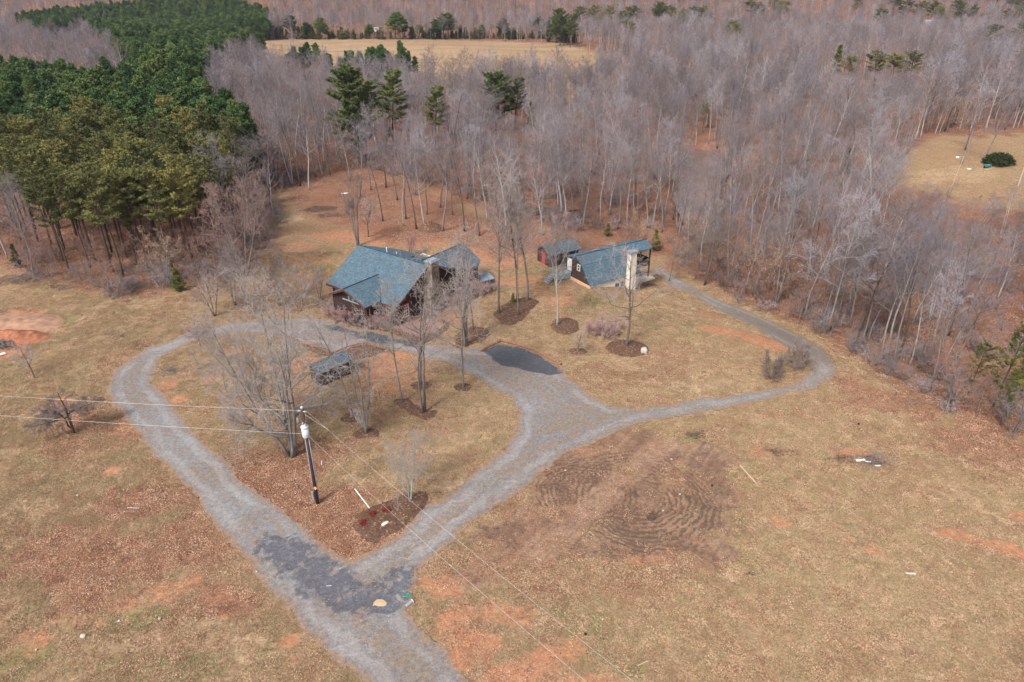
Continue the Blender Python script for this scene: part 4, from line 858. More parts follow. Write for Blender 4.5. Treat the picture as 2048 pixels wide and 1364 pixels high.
mb = MB(); mb.box((0, 0, 3), (16, 9, 6)); mb.build('wall', M_WHITE, e); mb = MB(); mb.prism([(-9, -5.5, 6), (9, -5.5, 6), (9, 0, 9), (-9, 0, 9)], (0, 0, -.2)); mb.prism([(-9, 5.5, 6), (-9, 0, 9), (9, 0, 9), (9, 5.5, 6)], (0, 0, -.2)); mb.build('roof', simple('light_roof', (.5,.5,.52), .1), e)
q = at(754, 72); e = empty('deer_stand', (q[0], q[1], q[2]), 'white box blind raised on legs at the far edge of the field', 'hunting blind')
mb = MB(); mb.box((0, 0, 5.0), (3.6, 2.6, 3.2)); mb.box((0, 0, 6.7), (4.0, 3.0, .2)); mb.build('cabin', M_WHITE, e)
mb = MB(); mb.box((0, -1.34, 5.5), (2.0, .1, .7)); mb.build('window', M_DARK, e)
for sx in (-1, 1):
    for sy in (-1, 1): mb = MB(); mb.tube([(sx*2.0, sy*1.6, 0), (sx*1.6, sy*1.1, 3.5)], .16, 5); mb.build('leg', M_SIDE, e)

# ================================================================== FOREST
def forest(kinds, X, Y, n_ind, labelf, cat, group, stuff_name, stuff_label, srange=(.85, 1.12), seed=5, stuffkinds=None, split=260, farkinds=None):
    g = np.random.default_rng(seed); d = np.hypot(X, Y); o = np.argsort(d); X, Y, d = X[o], Y[o], d[o]
    px, py = proj(X, Y, hgt(X, Y)+9); vis = (px > -60) & (px < 2108) & (py > -90) & (py < 1450)
    ind = np.nonzero(vis)[0][:n_ind]; rest = np.setdiff1d(np.arange(len(X)), ind)
    for i in ind: place(kinds[g.integers(len(kinds))], X[i], Y[i], labelf(X[i], Y[i], px[i], py[i]), cat, group(px[i], py[i]) if callable(group) else group, s=g.uniform(*srange))
    if len(rest) == 0: return
    sc = g.uniform(*srange, len(rest)); rz = g.random(len(rest))*6.283
    stuff(stuff_name, stuff_label, X[rest], Y[rest], sc, rz, kinds if farkinds is None else None, kinds, farkinds, d[rest], split, g, cat)
def stuff(name, label, X, Y, sc, rz, _, kinds, farkinds, d, split, g, cat):
    """one object that scatters whole trees over its vertices (geometry nodes)"""
    alk = list(kinds)+list(farkinds or []); nk = len(kinds)
    idx = g.integers(0, nk, len(X))
    if farkinds: idx = np.where(d > split, nk+g.integers(0, len(farkinds), len(X)), idx)
    col = bpy.data.collections.new(name+'_sources')
    for k, key in enumerate(alk):
        o = bpy.data.objects.new('%s_%02d' % (name, k), joined(key)); col.objects.link(o)
    me = bpy.data.meshes.new(name); me.vertices.add(len(X)); me.vertices.foreach_set('co', np.stack([X, Y, hgt(X, Y)], 1).astype(np.float32).ravel())
    for an, arr, ty in (('k', idx.astype(np.int32), 'INT'), ('s', sc.astype(np.float32), 'FLOAT'), ('r', rz.astype(np.float32), 'FLOAT')):
        a = me.attributes.new(an, ty, 'POINT'); a.data.foreach_set('value', arr)
    o = bpy.data.objects.new(name, me); COL.objects.link(o); tag(o, label, cat, None, 'stuff')
    gn = bpy.data.node_groups.new(name, 'GeometryNodeTree'); gn.interface.new_socket('Geometry', in_out='INPUT', socket_type='NodeSocketGeometry'); gn.interface.new_socket('Geometry', in_out='OUTPUT', socket_type='NodeSocketGeometry')
    N = gn.nodes; Lk = gn.links; gi = N.new('NodeGroupInput'); go = N.new('NodeGroupOutput'); ip = N.new('GeometryNodeInstanceOnPoints'); m2p = N.new('GeometryNodeMeshToPoints')
    ci = N.new('GeometryNodeCollectionInfo'); ci.inputs['Collection'].default_value = col; ci.inputs['Separate Children'].default_value = True; ci.inputs['Reset Children'].default_value = True
    def na(nm, ty): a = N.new('GeometryNodeInputNamedAttribute'); a.data_type = ty; a.inputs['Name'].default_value = nm; return a.outputs[0]
    cb = N.new('ShaderNodeCombineXYZ'); Lk.new(na('r', 'FLOAT'), cb.inputs['Z'])
    Lk.new(gi.outputs[0], m2p.inputs[0]); Lk.new(m2p.outputs[0], ip.inputs['Points']); Lk.new(ci.outputs[0], ip.inputs['Instance']); ip.inputs['Pick Instance'].default_value = True
    Lk.new(na('k', 'INT'), ip.inputs['Instance Index']); Lk.new(cb.outputs[0], ip.inputs['Rotation']); Lk.new(na('s', 'FLOAT'), ip.inputs['Scale']); Lk.new(ip.outputs[0], go.inputs[0])
    md = o.modifiers.new('scatter', 'NODES'); md.node_group = gn
JOIN = {}
def joined(key):
    if key in JOIN: return JOIN[key]
    VV = []; FF = []; MI = []; LT = []; mats = []; off = 0
    for pn, me in PROTO[key].parts:
        n = len(me.vertices); v = np.empty(n*3, np.float32); me.vertices.foreach_get('co', v); VV.append(v)
        li = np.empty(len(me.loops), np.int32); me.loops.foreach_get('vertex_index', li); FF.append(li+off)
        lt = np.empty(len(me.polygons), np.int32); me.polygons.foreach_get('loop_total', lt); LT.append(lt)
        MI.append(np.full(len(lt), len(mats), np.int32)); mats.append(me.materials[0]); off += n
    v = np.concatenate(VV); li = np.concatenate(FF); lt = np.concatenate(LT); mi = np.concatenate(MI)
    me = bpy.data.meshes.new('tree_'+key); me.vertices.add(off); me.vertices.foreach_set('co', v); me.loops.add(len(li)); me.loops.foreach_set('vertex_index', li)
    me.polygons.add(len(lt)); me.polygons.foreach_set('loop_start', np.concatenate([[0], np.cumsum(lt)[:-1]]).astype(np.int32)); me.polygons.foreach_set('material_index', mi)
    me.update(calc_edges=True)
    for m in mats: me.materials.append(m)
    me.validate(); JOIN[key] = me; return me

WK = ['w%d' % i for i in range(6)]
X, Y = scatter(-420, 420, 40, 330, 5.3, 1); k = infan(X, Y) & bareok(X, Y); XA, YA = X[k], Y[k]
X, Y = scatter(-700, 700, 330, 1060, 8.5, 4); k = infan(X, Y) & bareok(X, Y); XB, YB = X[k], Y[k]
def wlab(x, y, px, py):
    if px < 620 and py > 300: return 'bare grey tree at the back edge of the left lawn'
    if px > 1500 and py > 330: return 'bare grey purple tree in the wood right of the driveway bend'
    if px > 1180: return 'tall bare tree in the wood between the cottage and the pond'
    return 'tall bare tree in the thick wood behind the main house'
def wgrp(px, py):
    if px < 620 and py > 300: return 'bare trees at the back of the left lawn'
    if px > 1500 and py > 330: return 'bare trees in the wood right of the driveway'
    if px > 1180: return 'bare trees round the pond'
    return 'bare trees in the wood behind the main house'
forest(WK, np.concatenate([XA, XB]), np.concatenate([YA, YB]), 205, wlab, 'tree', wgrp, 'bare_wood', 'distant leafless wood of purple grey crowns', (.55, 1.08), 11, farkinds=['f0', 'f1', 'f2'], split=230)
X, Y = scatter(-300, 300, 60, 330, 4.4, 8); k = infan(X, Y) & bareok(X, Y, False) & ~bareok(X, Y); g_ = np.random.default_rng(81); X, Y = X[k], Y[k]
stuff('young_wood', 'low young leafless growth in front of the clearings', X, Y, g_.uniform(.34, .5, len(X)), g_.random(len(X))*6.28, None, WK, None, None, 0, g_, 'young wood')
# pine plantation
X, Y = scatter(-420, 60, 150, 760, 3.6, 2); k = infan(X, Y) & (topsel(X, Y, 13, PLANT_FAR) | topsel(X, Y, 13, PLANT_NEAR)) & (sdpoly(field_poly, X, Y) > 1); XP, YP = X[k], Y[k]
forest(['p0', 'p1', 'p2', 'p3'], XP, YP, 240, lambda x, y, px, py: 'dark green plantation pine in the close grown stand at upper left', 'pine tree', 'plantation pines at upper left', 'pine_plantation', 'far dark green pine plantation behind the near pines', (.75, 1.15), 12)
X, Y = scatter(-300, 100, 250, 560, 5, 6); px, py = proj(X, Y, hgt(X, Y)+9); k = inside(W(SMALLPINE), px, py) & (vnoise(X, Y, .06, 9) > .38)
for x, y in list(zip(X[k], Y[k]))[:45]: place(random.choice(['p0', 'p1', 'p2']), x, y, 'dark green pine at the near edge of the far field', 'pine tree', 'pines at the near edge of the field', s=random.uniform(.75, 1.05))
# olive pines on the left
X, Y = scatter(-110, -30, 90, 180, 4.8, 7); px, py = proj(X, Y, hgt(X, Y)); k = inside(W(OLIVE_BASE), px, py)
for x, y in zip(X[k], Y[k]): place(random.choice(['o0', 'o1', 'o2']), x, y, 'tall olive green pine with a bare lower trunk in the clump left of the houses', 'pine tree', 'olive pines in the left clump', name='olive_pine', s=random.uniform(.8, 1.08))
# field edge saplings and cedars
for i in range(150):
    px = 530+620*(i+random.random()*.8)/150; q = at(px, 76+random.random()*3+(8 if px > 1100 else 0))
    kk = random.choice(['ced0', 'ced0', 'young0', 'p3', 'beech1', 'beech0', 'ced0']); place(kk, q[0], q[1], {'beech1': 'rust coloured young tree along the far edge of the field', 'beech0': 'rust coloured young tree along the far edge of the field'}.get(kk, 'dark green evergreen along the far edge of the field'), 'tree', 'saplings along the far edge of the field' if kk[:2] == 'be' else 'evergreens along the far edge of the field', s=random.uniform(.55, 1.5), sxy=2.0)
# scattered evergreens in the woods: (base px, base py, kind, height, label)
EV = [(722,322,'big0',22,'large dark green round crowned pine standing above the wood behind the main house'),(786,300,'big1',21,'slim tall pine beside the large round crowned pine'),(870,300,'big1',17,'single pine between the round crowned pine and the main house wood'),
 (574,262,'ced0',9,'small dark evergreen in the purple wood right of the plantation'),(992,262,'big0',17,'dense olive pine in the middle of the back wood'),(1030,258,'big1',16,'ragged pine just right of the dense olive pine'),(1062,262,'ced0',9,'short pine with low crown right of the ragged pine'),
 (1195,222,'o1',9,'thin pine in the back wood above the cottage'),(1405,262,'o0',11,'thin pine on trunks behind the pond'),(1690,345,'ced0',7,'conical olive cedar left of the right clearing'),(1612,375,'young0',6,'round green bush in the wood below the cedar'),
 (1665,165,'ced0',16,'narrow dark cedar above the right wood'),(1690,175,'o1',13,'olive pine beside the narrow dark cedar'),(1745,178,'o0',15,'first of three wide olive pines upper right'),(1780,182,'o2',15,'middle of three wide olive pines upper right'),(1815,178,'o1',15,'last of three wide olive pines upper right'),
 (1908,172,'o1',17,'lone olive pine right of the three wide pines'),(1998,186,'o2',12,'olive pine near the right edge of the far wood'),(2040,190,'o0',18,'tall olive pine at the right picture edge'),
 (1120,92,'big0',24,'big dark evergreen at the right end of the field'),(1140,95,'big1',22,'ragged evergreen beside the big one at the end of the field'),(1098,84,'ced0',16,'cedar at the right end of the field'),(1240,72,'o2',20,'olive pine above the end of the field'),(1262,68,'o0',22,'tall olive pine above the end of the field'),(1330,60,'o2',20,'wide olive pine in the far wood left of the barn'),
 (1800,52,'o0',22,'olive pine in the far wood by the white building'),(1780,54,'o2',22,'broad olive pine left of the white building'),(1840,50,'o1',20,'olive pine right of the broad one in the far wood'),(1980,46,'o2',24,'olive pine in the far wood at upper right'),(2010,50,'o0',22,'dark olive pine in the far upper right corner'),(1545,42,'o1',22,'evergreen in the far wood above the barn'),(1500,48,'o0',20,'green pine in the far wood behind the barn'),(1390,44,'o2',20,'green pine left of the far barn roof'),(1960,70,'o1',17,'small dark pine in the far right wood'),
 (30,345,'young1',8,'low dark pine at the far left picture edge'),(360,582,'young0',3.6,'small bright green evergreen bush at the edge of the olive pines'),(36,535,'ced0',4,'small dark cedar bush at the left of the wood edge'),
 (1215,472,'young0',2.6,'low dark evergreen shrub in the wood behind the cottage'),(1310,500,'young0',4,'dark evergreen at the corner of the cottage porch roof'),(1985,815,'young1',10,'bright yellow green pine at the right picture edge'),(1935,790,'young1',7,'loose yellow green pine in front of the wood, left of the brightest one'),(2040,790,'young0',9,'dense yellow green pine at the right picture edge'),(2000,850,'young1',5,'lowest yellow green pine at the right edge wood')]
for px, py, kk, h, lb in EV:
    q = at(px, py); yl = px > 1930 and py > 700; place(kk, q[0], q[1], lb, 'evergreen tree', None, name='cedar_tree' if kk[:3] == 'ced' else 'lone_pine', s=h/PROTO[kk].H, sxy=2.0 if py < 200 and px > 1150 and kk[:3] != 'ced' else .85 if yl else 1.25)
g_ = np.random.default_rng(44)
for cx, cy, n, wx in [(1180,72,4,60),(1290,62,5,90),(1340,66,4,70),(1560,52,4,60),(1790,50,5,90),(1960,58,5,120),(2020,70,3,60),(1450,58,3,80),(1880,62,3,60),(1240,100,2,50),(1480,105,2,60),(1990,120,2,70)]:
    for _ in range(n):
        q = at(cx+g_.normal(0, wx/2.5), cy+g_.normal(0, 3)); place(['o0', 'o1', 'o2', 'ced0'][g_.integers(4)], q[0], q[1], 'olive green pine standing among the far bare trees at upper right', 'evergreen tree', 'far olive pines among the bare trees', name='far_pine', s=g_.uniform(1.0, 1.35), sxy=1.7)
# tan-leaved beeches and brush under the wood edge
g_ = np.random.default_rng(33)
BE = [(1245,512),(1262,500),(1285,512),(1375,500),(1400,515),(1340,560),(1430,555),(1460,570),(1490,585),(1520,590),(1545,605),(1575,600),(1380,545),(1270,495),(690,335),(555,355),(575,365),(640,350),(330,560),(340,575),(310,565),(120,520),(60,520),(1740,650),(1770,665),(1600,560),(1650,600),(1690,250),(1480,235),(1450,220),(1560,250),(1870,262),(1890,270),(1920,262)]
for px, py in BE:
    q = at(px+g_.normal(0, 4), py+g_.normal(0, 3)); far = py < 300
    place('beech0' if g_.random() < .6 else 'beech1', q[0], q[1], 'young tree still holding tan leaves in the far wood' if far else 'young tree still holding tan leaves at the wood edge', 'tree', 'tan leaved young trees in the far wood' if far else 'tan leaved young trees along the wood edge', s=g_.uniform(.8, 1.3)*(1.5 if far else 1))
X, Y = scatter(-130, 130, 45, 230, 2.6, 14); s_ = sdpoly(wood_edge, X, Y); k = infan(X, Y) & (s_ < 1.0) & (s_ > -60) & (np.random.default_rng(3).random(len(X)) < np.where(s_ > -7, .75, .25)) & (sdpoly(grove_poly, X, Y) > 1) & (sdpoly(pond_poly, X, Y) > 0) & (sdpoly(clearing_poly, X, Y) > 0) & (sdpoly(house_keep, X, Y) > 0.5)
g_ = np.random.default_rng(15); X, Y = X[k], Y[k]
stuff('undergrowth', 'tangled leafless brush growing under the wood edge', X, Y, g_.uniform(.5, 1.25, len(X)), g_.random(len(X))*6.28, None, ['brush0', 'brush1', 'beech1'], None, None, 0, g_, 'undergrowth')

# ================================================================== YARD TREES
def yard(key, px, py, top, label, group=None, cat='tree', name=None, rz=0.0, H=None, mulch=None, leanpx=None, **kw):
    q = at(px, py); zt = 0.0
    # height from the photo: z at which the point above the base reaches row 'top'
    lo, hi = 0.5, 40.0
    for _ in range(40):
        m_ = (lo+hi)/2; y_ = proj(q[0], q[1], q[2]+m_)[1]
        if y_ > top: lo = m_
        else: hi = m_
    h = (lo+hi)/2
    if key not in PROTO:
        kw.setdefault('twig', M_TWIGY); kw['bark'] = kw.get('bark') or M_BARKY; kw.setdefault('bw', .19); bare_proto(key, h, **kw)
    return place(key, q[0], q[1], label, cat, group, s=h/PROTO[key].H, rz=rz, name=name)
yard('y_oak', 583, 912, 590, 'huge spreading bare tree with many low limbs behind the utility pole', seed=301, r0=0.25, clear=0.24, llen=.36, nlimb=26, stems=4, stemang=23, ang=(50, 25), nbr=8, ntw=6, nfine=3, tw=.013, up=.2,
     limbs=[(2.3, 188, 12, 9.5, .15), (3.2, 165, 30, 10, .16), (4.2, 150, 42, 9.5, .15), (3.6, 25, 34, 8, .12), (4.8, 110, 50, 8, .13), (2.8, 215, 25, 7, .10)])
yard('y_fork', 733, 866, 655, 'forked bare tree in the mulch ring right of the utility pole', seed=302, r0=0.156, clear=0.30, llen=.3, nlimb=14, stems=3, stemang=12, ang=(50, 25), nbr=5, ntw=4, nfine=2, tw=.013)
yard('y_a', 707, 838, 640, 'thin bare tree in the mulch ring just behind the forked tree', seed=303, r0=0.117, clear=0.42, llen=.26, nlimb=10, ang=(50, 25), nbr=4, ntw=4, nfine=2, tw=.013, lean=(-.05, 0))
yard('y_b', 805, 806, 585, 'slender leaning bare tree in its own mulch ring right of the shed', seed=304, r0=0.101, clear=0.42, llen=.24, nlimb=17, ang=(50, 25), nbr=6, ntw=6, nfine=3, tw=.013, lean=(-.04, .02))
yard('y_tall', 848, 826, 520, 'tall twin trunk bare tree in the long mulch bed in front of the main house', seed=305, r0=0.187, clear=0.32, llen=.27, nlimb=18, stems=2, stemang=5, ang=(52, 24), nbr=5, ntw=5, nfine=3, tw=.0135)
yard('y_c', 843, 772, 600, 'slim bare tree in the mulch ring behind the twin trunk tree', seed=306, r0=0.094, clear=0.38, llen=.24, nlimb=12, ang=(50, 25), nbr=5, ntw=6, nfine=3, tw=.013)
yard('y_d', 926, 776, 560, 'straight bare tree in a small round mulch ring beside the inner driveway curve', seed=307, r0=0.117, clear=0.36, llen=.27, nlimb=18, ang=(62, 30), nbr=6, ntw=5, nfine=3, tw=.013)
yard('y_e', 932, 692, 470, 'thick trunked bare tree in the mulch bed by the parking space', seed=308, r0=0.211, clear=0.24, llen=.26, nlimb=18, stems=3, stemang=5, ang=(50, 25), nbr=5, ntw=5, nfine=3, tw=.0135)
yard('y_f', 945, 660, 470, 'second thinner bare tree at the back of the mulch bed by the parking space', seed=309, r0=0.101, clear=0.38, llen=.22, nlimb=12, ang=(50, 25), nbr=5, ntw=6, nfine=3, tw=.0135)
yard('y_t0', 998, 628, 372, 'left of the four tall slim trees in the big mulch bed', 'tall slim trees in the big mulch bed', seed=310, r0=0.140, clear=0.38, llen=.2, nlimb=22, ang=(60, 22), nbr=6, ntw=5, nfine=3, tw=.0135)
yard('y_t1', 1035, 606, 372, 'dark trunked one of the four tall slim trees in the big mulch bed', 'tall slim trees in the big mulch bed', seed=311, r0=0.156, clear=0.38, llen=.2, nlimb=22, ang=(60, 22), nbr=6, ntw=5, nfine=3, tw=.0135, bark=M_BARKD, lean=(-.05, 0))
yard('y_t2', 1037, 632, 400, 'front one of the four tall slim trees in the big mulch bed', 'tall slim trees in the big mulch bed', seed=312, r0=0.117, clear=0.38, llen=.2, nlimb=22, ang=(60, 22), nbr=6, ntw=5, nfine=3, tw=.0135)
yard('y_t3', 1054, 602, 350, 'right of the four tall slim trees in the big mulch bed', 'tall slim trees in the big mulch bed', seed=313, r0=0.179, clear=0.36, llen=.24, nlimb=25, ang=(60, 24), nbr=6, ntw=5, nfine=3, tw=.0135)
yard('y_vase', 1115, 652, 465, 'pale smooth barked bare tree with a vase crown in front of the cottage steps', seed=314, r0=0.133, clear=0.36, llen=.34, nlimb=20, ang=(36, 20), nbr=6, ntw=5, nfine=3, tw=.0135, twig=M_TWIG, bark=simple('pale_bark', (.34,.31,.28), .15))
yard('y_dark', 1253, 692, 505, 'dark trunked bare tree with wide open crown in front of the cream chimney', seed=315, r0=0.172, clear=0.28, llen=.33, nlimb=17, ang=(68, 35), nbr=6, ntw=5, nfine=3, tw=.0135)
yard('y_small', 1155, 703, 662, 'tiny ornamental tree in the smallest mulch ring between parking space and dark trunked tree', seed=316, r0=0.047, clear=0.21, llen=.4, nlimb=11, ang=(60, 40), nbr=6, ntw=4, nfine=3, tw=.008)
yard('y_orn', 822, 1003, 893, 'small spreading ornamental tree in the mulch corner where the driveways meet', seed=317, r0=0.094, clear=0.24, llen=.45, nlimb=15, stems=2, stemang=16, ang=(62, 40), nbr=7, ntw=6, nfine=4, tw=.008, up=.12, bark=simple('lichen_bark', (.25,.27,.25), .25))
yard('y_low', 148, 866, 780, 'low dark wide branching fruit tree left of the driveway bend', seed=318, r0=0.133, clear=0.26, llen=.4, nlimb=8, ang=(70, 50), nbr=8, ntw=6, nfine=4, tw=.013, up=.1, twig=M_TWIGD, bark=M_BARKD, limbs=[(.5, 172, 28, 4.5, .13), (1.6, 160, 20, 3.4, .09), (2.2, 30, 35, 3.0, .08)])
yard('y_left', 70, 756, 695, 'small pale fruit tree on the lawn near the left edge', seed=319, r0=0.078, clear=0.30, llen=.42, nlimb=12, ang=(62, 45), nbr=6, ntw=6, nfine=3, tw=.01, up=.1)
for i, (px, py, tp) in enumerate([(422, 706, 650), (402, 692, 640), (398, 738, 700)]): yard('y_sap', px, py, tp, ['thin sapling on the lawn inside the top of the loop', 'sapling just behind the thin one inside the loop', 'small front sapling inside the left part of the loop'][i], rz=i*2.0, seed=320, r0=0.047, clear=0.21, llen=.3, nlimb=12, ang=(45, 25), nbr=5, ntw=4, nfine=3, tw=.013)
yard('y_maple', 492, 552, 372, 'broad pinkish grey many branched tree at the right end of the olive pines', seed=321, r0=0.195, clear=0.17, llen=.34, nlimb=27, stems=4, stemang=20, ang=(40, 22), nbr=8, ntw=6, nfine=4, tw=.018, twig=M_TWIG)
for i, (px, py, tp) in enumerate([(430, 632, 520), (500, 628, 520), (560, 612, 505), (600, 622, 530), (470, 610, 500), (640, 600, 540)]):
    yard('y_mp%d' % (i % 3), px, py, tp, ['reddish bare tree above the left of the loop driveway', 'bare tree above the top of the loop, second from the left', 'bare grey tree between the loop top and the left lawn', 'small bare tree at the left corner of the main house', 'bare reddish tree behind the left of the loop driveway', 'low bare tree next to the left end of the house roof'][i], None, rz=i*1.7, seed=330+i % 3, r0=0.078, clear=0.17, llen=.36, nlimb=17, stems=3, stemang=14, ang=(40, 22), nbr=6, ntw=6, nfine=3, tw=.0135, twig=M_TWIG)
yard('y_multi', 716, 492, 350, 'many stemmed upright bare tree behind the left end of the house roof', seed=340, r0=0.156, clear=0.34, llen=.26, nlimb=20, stems=5, stemang=7, ang=(38, 18), nbr=6, ntw=5, nfine=3, tw=.014, twig=M_TWIGD)
yard('y_sm', 737, 473, 400, 'short bare tree just right of the many stemmed tree', rz=1, seed=341, r0=0.117, clear=0.30, llen=.28, nlimb=15, ang=(50, 25), nbr=6, ntw=6, nfine=3, tw=.014)
GR = [(807,452,270),(833,458,275),(849,449,290),(854,429,260),(885,462,240),(812,438,300),(766,442,330),(959,471,290),(1011,477,260),(880,415,240),(905,430,230),(929,462,270),(975,440,250),(1035,450,255),(720,395,280),(742,380,250),(700,362,240),(795,400,250),(772,375,240),(830,390,235),(950,400,230),(1075,430,260),(1085,470,300),(1145,440,270),(1165,460,300),(985,395,225),(1020,415,240),(865,370,215),(600,372,245),(618,380,240),(660,350,240)]
for i, (px, py, tp) in enumerate(GR):
    q = at(px, py); h = 13.5+3.5*((i*37) % 10)/10
    place(['w0', 'w1', 'w2', 'w3', 'w5'][i % 5], q[0], q[1], 'tall bare tree standing on the open leaf covered ground behind the houses', 'tree', 'bare trees of the open grove behind the houses', s=h/17, rz=i*1.3)
yard('y_bud', 1120, 492, 425, 'pink budding tree behind the garage roof', seed=350, r0=0.078, clear=0.13, llen=.36, nlimb=17, stems=5, stemang=22, ang=(38, 20), nbr=6, ntw=5, nfine=3, tw=.014, twig=M_TWIGP)
yard('y_bud2', 822, 512, 470, 'pink budding tree behind the house roof ridge', seed=351, r0=0.062, clear=0.17, llen=.34, nlimb=15, stems=3, stemang=14, ang=(38, 20), nbr=6, ntw=6, nfine=3, tw=.0135, twig=M_TWIGP)
def place2(key, px, py, h, label, cat='shrub', group=None, name='shrub'):
    q = at(px, py); return place(key, q[0], q[1], label, cat, group, s=h/PROTO[key].H, name=name)
bare_proto('crape', 2.6, seed=360, r0=0.039, clear=0.10, llen=.36, nlimb=27, stems=7, stemang=26, ang=(30, 18), nbr=6, ntw=5, nfine=3, tw=.013, up=.2)
place2('crape', 1543, 757, 3.2, 'left of two round twiggy shrubs inside the far driveway bend'); place2('crape', 1592, 738, 3.6, 'right of two round twiggy shrubs inside the far driveway bend')
bare_proto('pinkbush', 1.8, seed=361, r0=0.027, clear=0.07, llen=.5, nlimb=22, stems=6, stemang=36, ang=(45, 30), nbr=6, ntw=6, nfine=3, tw=.013, up=.1, twig=M_TWIGP)
SB = [(668,628),(680,640),(695,645),(712,640),(728,645),(742,655),(655,618),(775,648),(700,632),(690,620),(862,610),(880,600),(900,590),(915,600),(845,622),(870,628),(895,612),(935,575),(925,590),(760,655),(660,632),(716,652),(950,590),(968,585),(985,582)]
for i, (px, py) in enumerate(SB): place2('pinkbush' if i % 3 else 'brush1', px, py, 1.5+.9*((i*7) % 5)/5, 'twiggy leafless shrub in the planting along the house wall', 'shrub', 'twiggy shrubs along the main house walls')
place2('pinkbush', 1215, 672, 2.6, 'pinkish twiggy shrub left of the dark trunked tree'); place2('pinkbush', 1185, 668, 1.9, 'small pinkish twiggy shrub beside the larger one left of the dark trunked tree'); place2('pinkbush', 390, 672, 1.6, 'reddish low shrub on the inner edge of the loop top')
q = at(727, 640); place2('young0', 727, 644, 1.4, 'green evergreen shrub by the front wall of the house', 'evergreen shrub', None, 'shrub'); place2('young0', 898, 606, 1.5, 'green shrub in the bed right of the stone chimney', 'evergreen shrub'); place2('young0', 874, 618, 1.2, 'low green shrub in front of the stone chimney', 'evergreen shrub')
place2('young0', 1026, 606, 1.6, 'dark evergreen shrub behind the big mulch bed', 'evergreen shrub'); place2('young0', 1180, 602, .5, 'tiny bright green plant on the lawn before the cottage', 'plant')
# heather-red plants by the entrance rock
M_REDPL = simple('red_foliage', (.22,.04,.028), .4, 12)
for i, (px, py) in enumerate([(726.6, 1050), (746, 1031), (773, 1024)]):
    q = at(px, py); g = np.random.default_rng(i); P_ = np.stack([g.normal(0, .2, 60), g.normal(0, .2, 60), np.abs(g.normal(.2, .12, 60))], 1); V, F = tufts(P_, g, 6, .16, .04)
    e = empty('red_shrub', (q[0], q[1], 0), ['leftmost of three small red shrubs by the white rock', 'middle of three small red shrubs by the white rock', 'rightmost of three small red shrubs by the white rock'][i], 'shrub', 'small red shrubs by the white rock')
    o = fastmesh('foliage', V, F, M_REDPL, None, False); o.parent = e
    mb = MB(); mb.tube([(0, 0, -.05), (0, 0, .3)], .03, 5); mb.build('stem', M_BARK, e)
# big dark bush in right clearing
g = np.random.default_rng(5); q = at(1996, 328); P_ = g.normal(0, 1, (900, 3)); P_ /= np.linalg.norm(P_, axis=1)[:, None]; P_ = P_*(.62+.55*g.random((900, 1)))*[3.3, 3.0, 2.3]; P_[:, 2] = np.abs(P_[:, 2])+.2; V, F = tufts(P_, g, 5, .5, .16)
e = empty('round_bush', q, 'big dark green rounded bush on the clearing at the right', 'bush'); o = fastmesh('foliage', V, F, needle_material('dark_bush', (.25, (.03,.04,.018)), (.5, (.05,.06,.025)), (.75, (.08,.085,.03)), tipc=(.10,.09,.04)), None, False); o.parent = e
mb = MB(); mb.tube([(0, 0, -.2), (.2, 0, 1.6)], .16, 6); mb.build('stem', M_BARK, e)
for i, (px, py, kk) in enumerate([(1922,327,'w5'),(1966,325,'w2'),(1815,306,'w0'),(1800,322,'w4'),(1780,318,'w3'),(1930,300,'w2')]):
    q = at(px, py); place(kk, q[0], q[1], ['bare spreading tree on the clearing beside the lamp pole', 'pale leaning bare tree behind the dark round bush', 'bare tree on the left part of the right clearing', 'small bare tree at the left rim of the right clearing', 'bare tree at the far left of the right clearing', 'bare tree at the back of the right clearing'][i], 'tree', None, s=[1, 1, .85, .7, .8, .9][i])
# hand placed trees of the right wood edge
for px, py, tp, ln, lb in [(1655,665,400,(0, 0),'tall straight grey tree at the wood edge above the driveway bend'),(1722,690,430,(.10, 0),'pale grey leaning pair of trunks at the wood edge'),(1712,688,450,(.02, 0),'dark trunk beside the pale leaning tree at the wood edge'),(1700,655,470,(0, 0),'tree behind the pale leaning pair at the wood edge'),(1903,735,540,(.28, .05),'slim white trunked tree leaning right near the yellow green pines'),(1408,570,420,(.03, 0),'many stemmed pale tree beside the driveway past the cottage')]:
    yard('y_r%d' % px, px, py, tp, lb, seed=px, r0=0.156, clear=0.36, llen=.26, nlimb=17, stems=2 if px in (1408,) else 1, stemang=10, ang=(58, 26), nbr=7, ntw=6, nfine=4, tw=.016, lean=ln, twig=M_TWIGW, bark=M_BARKD if px == 1712 else None)

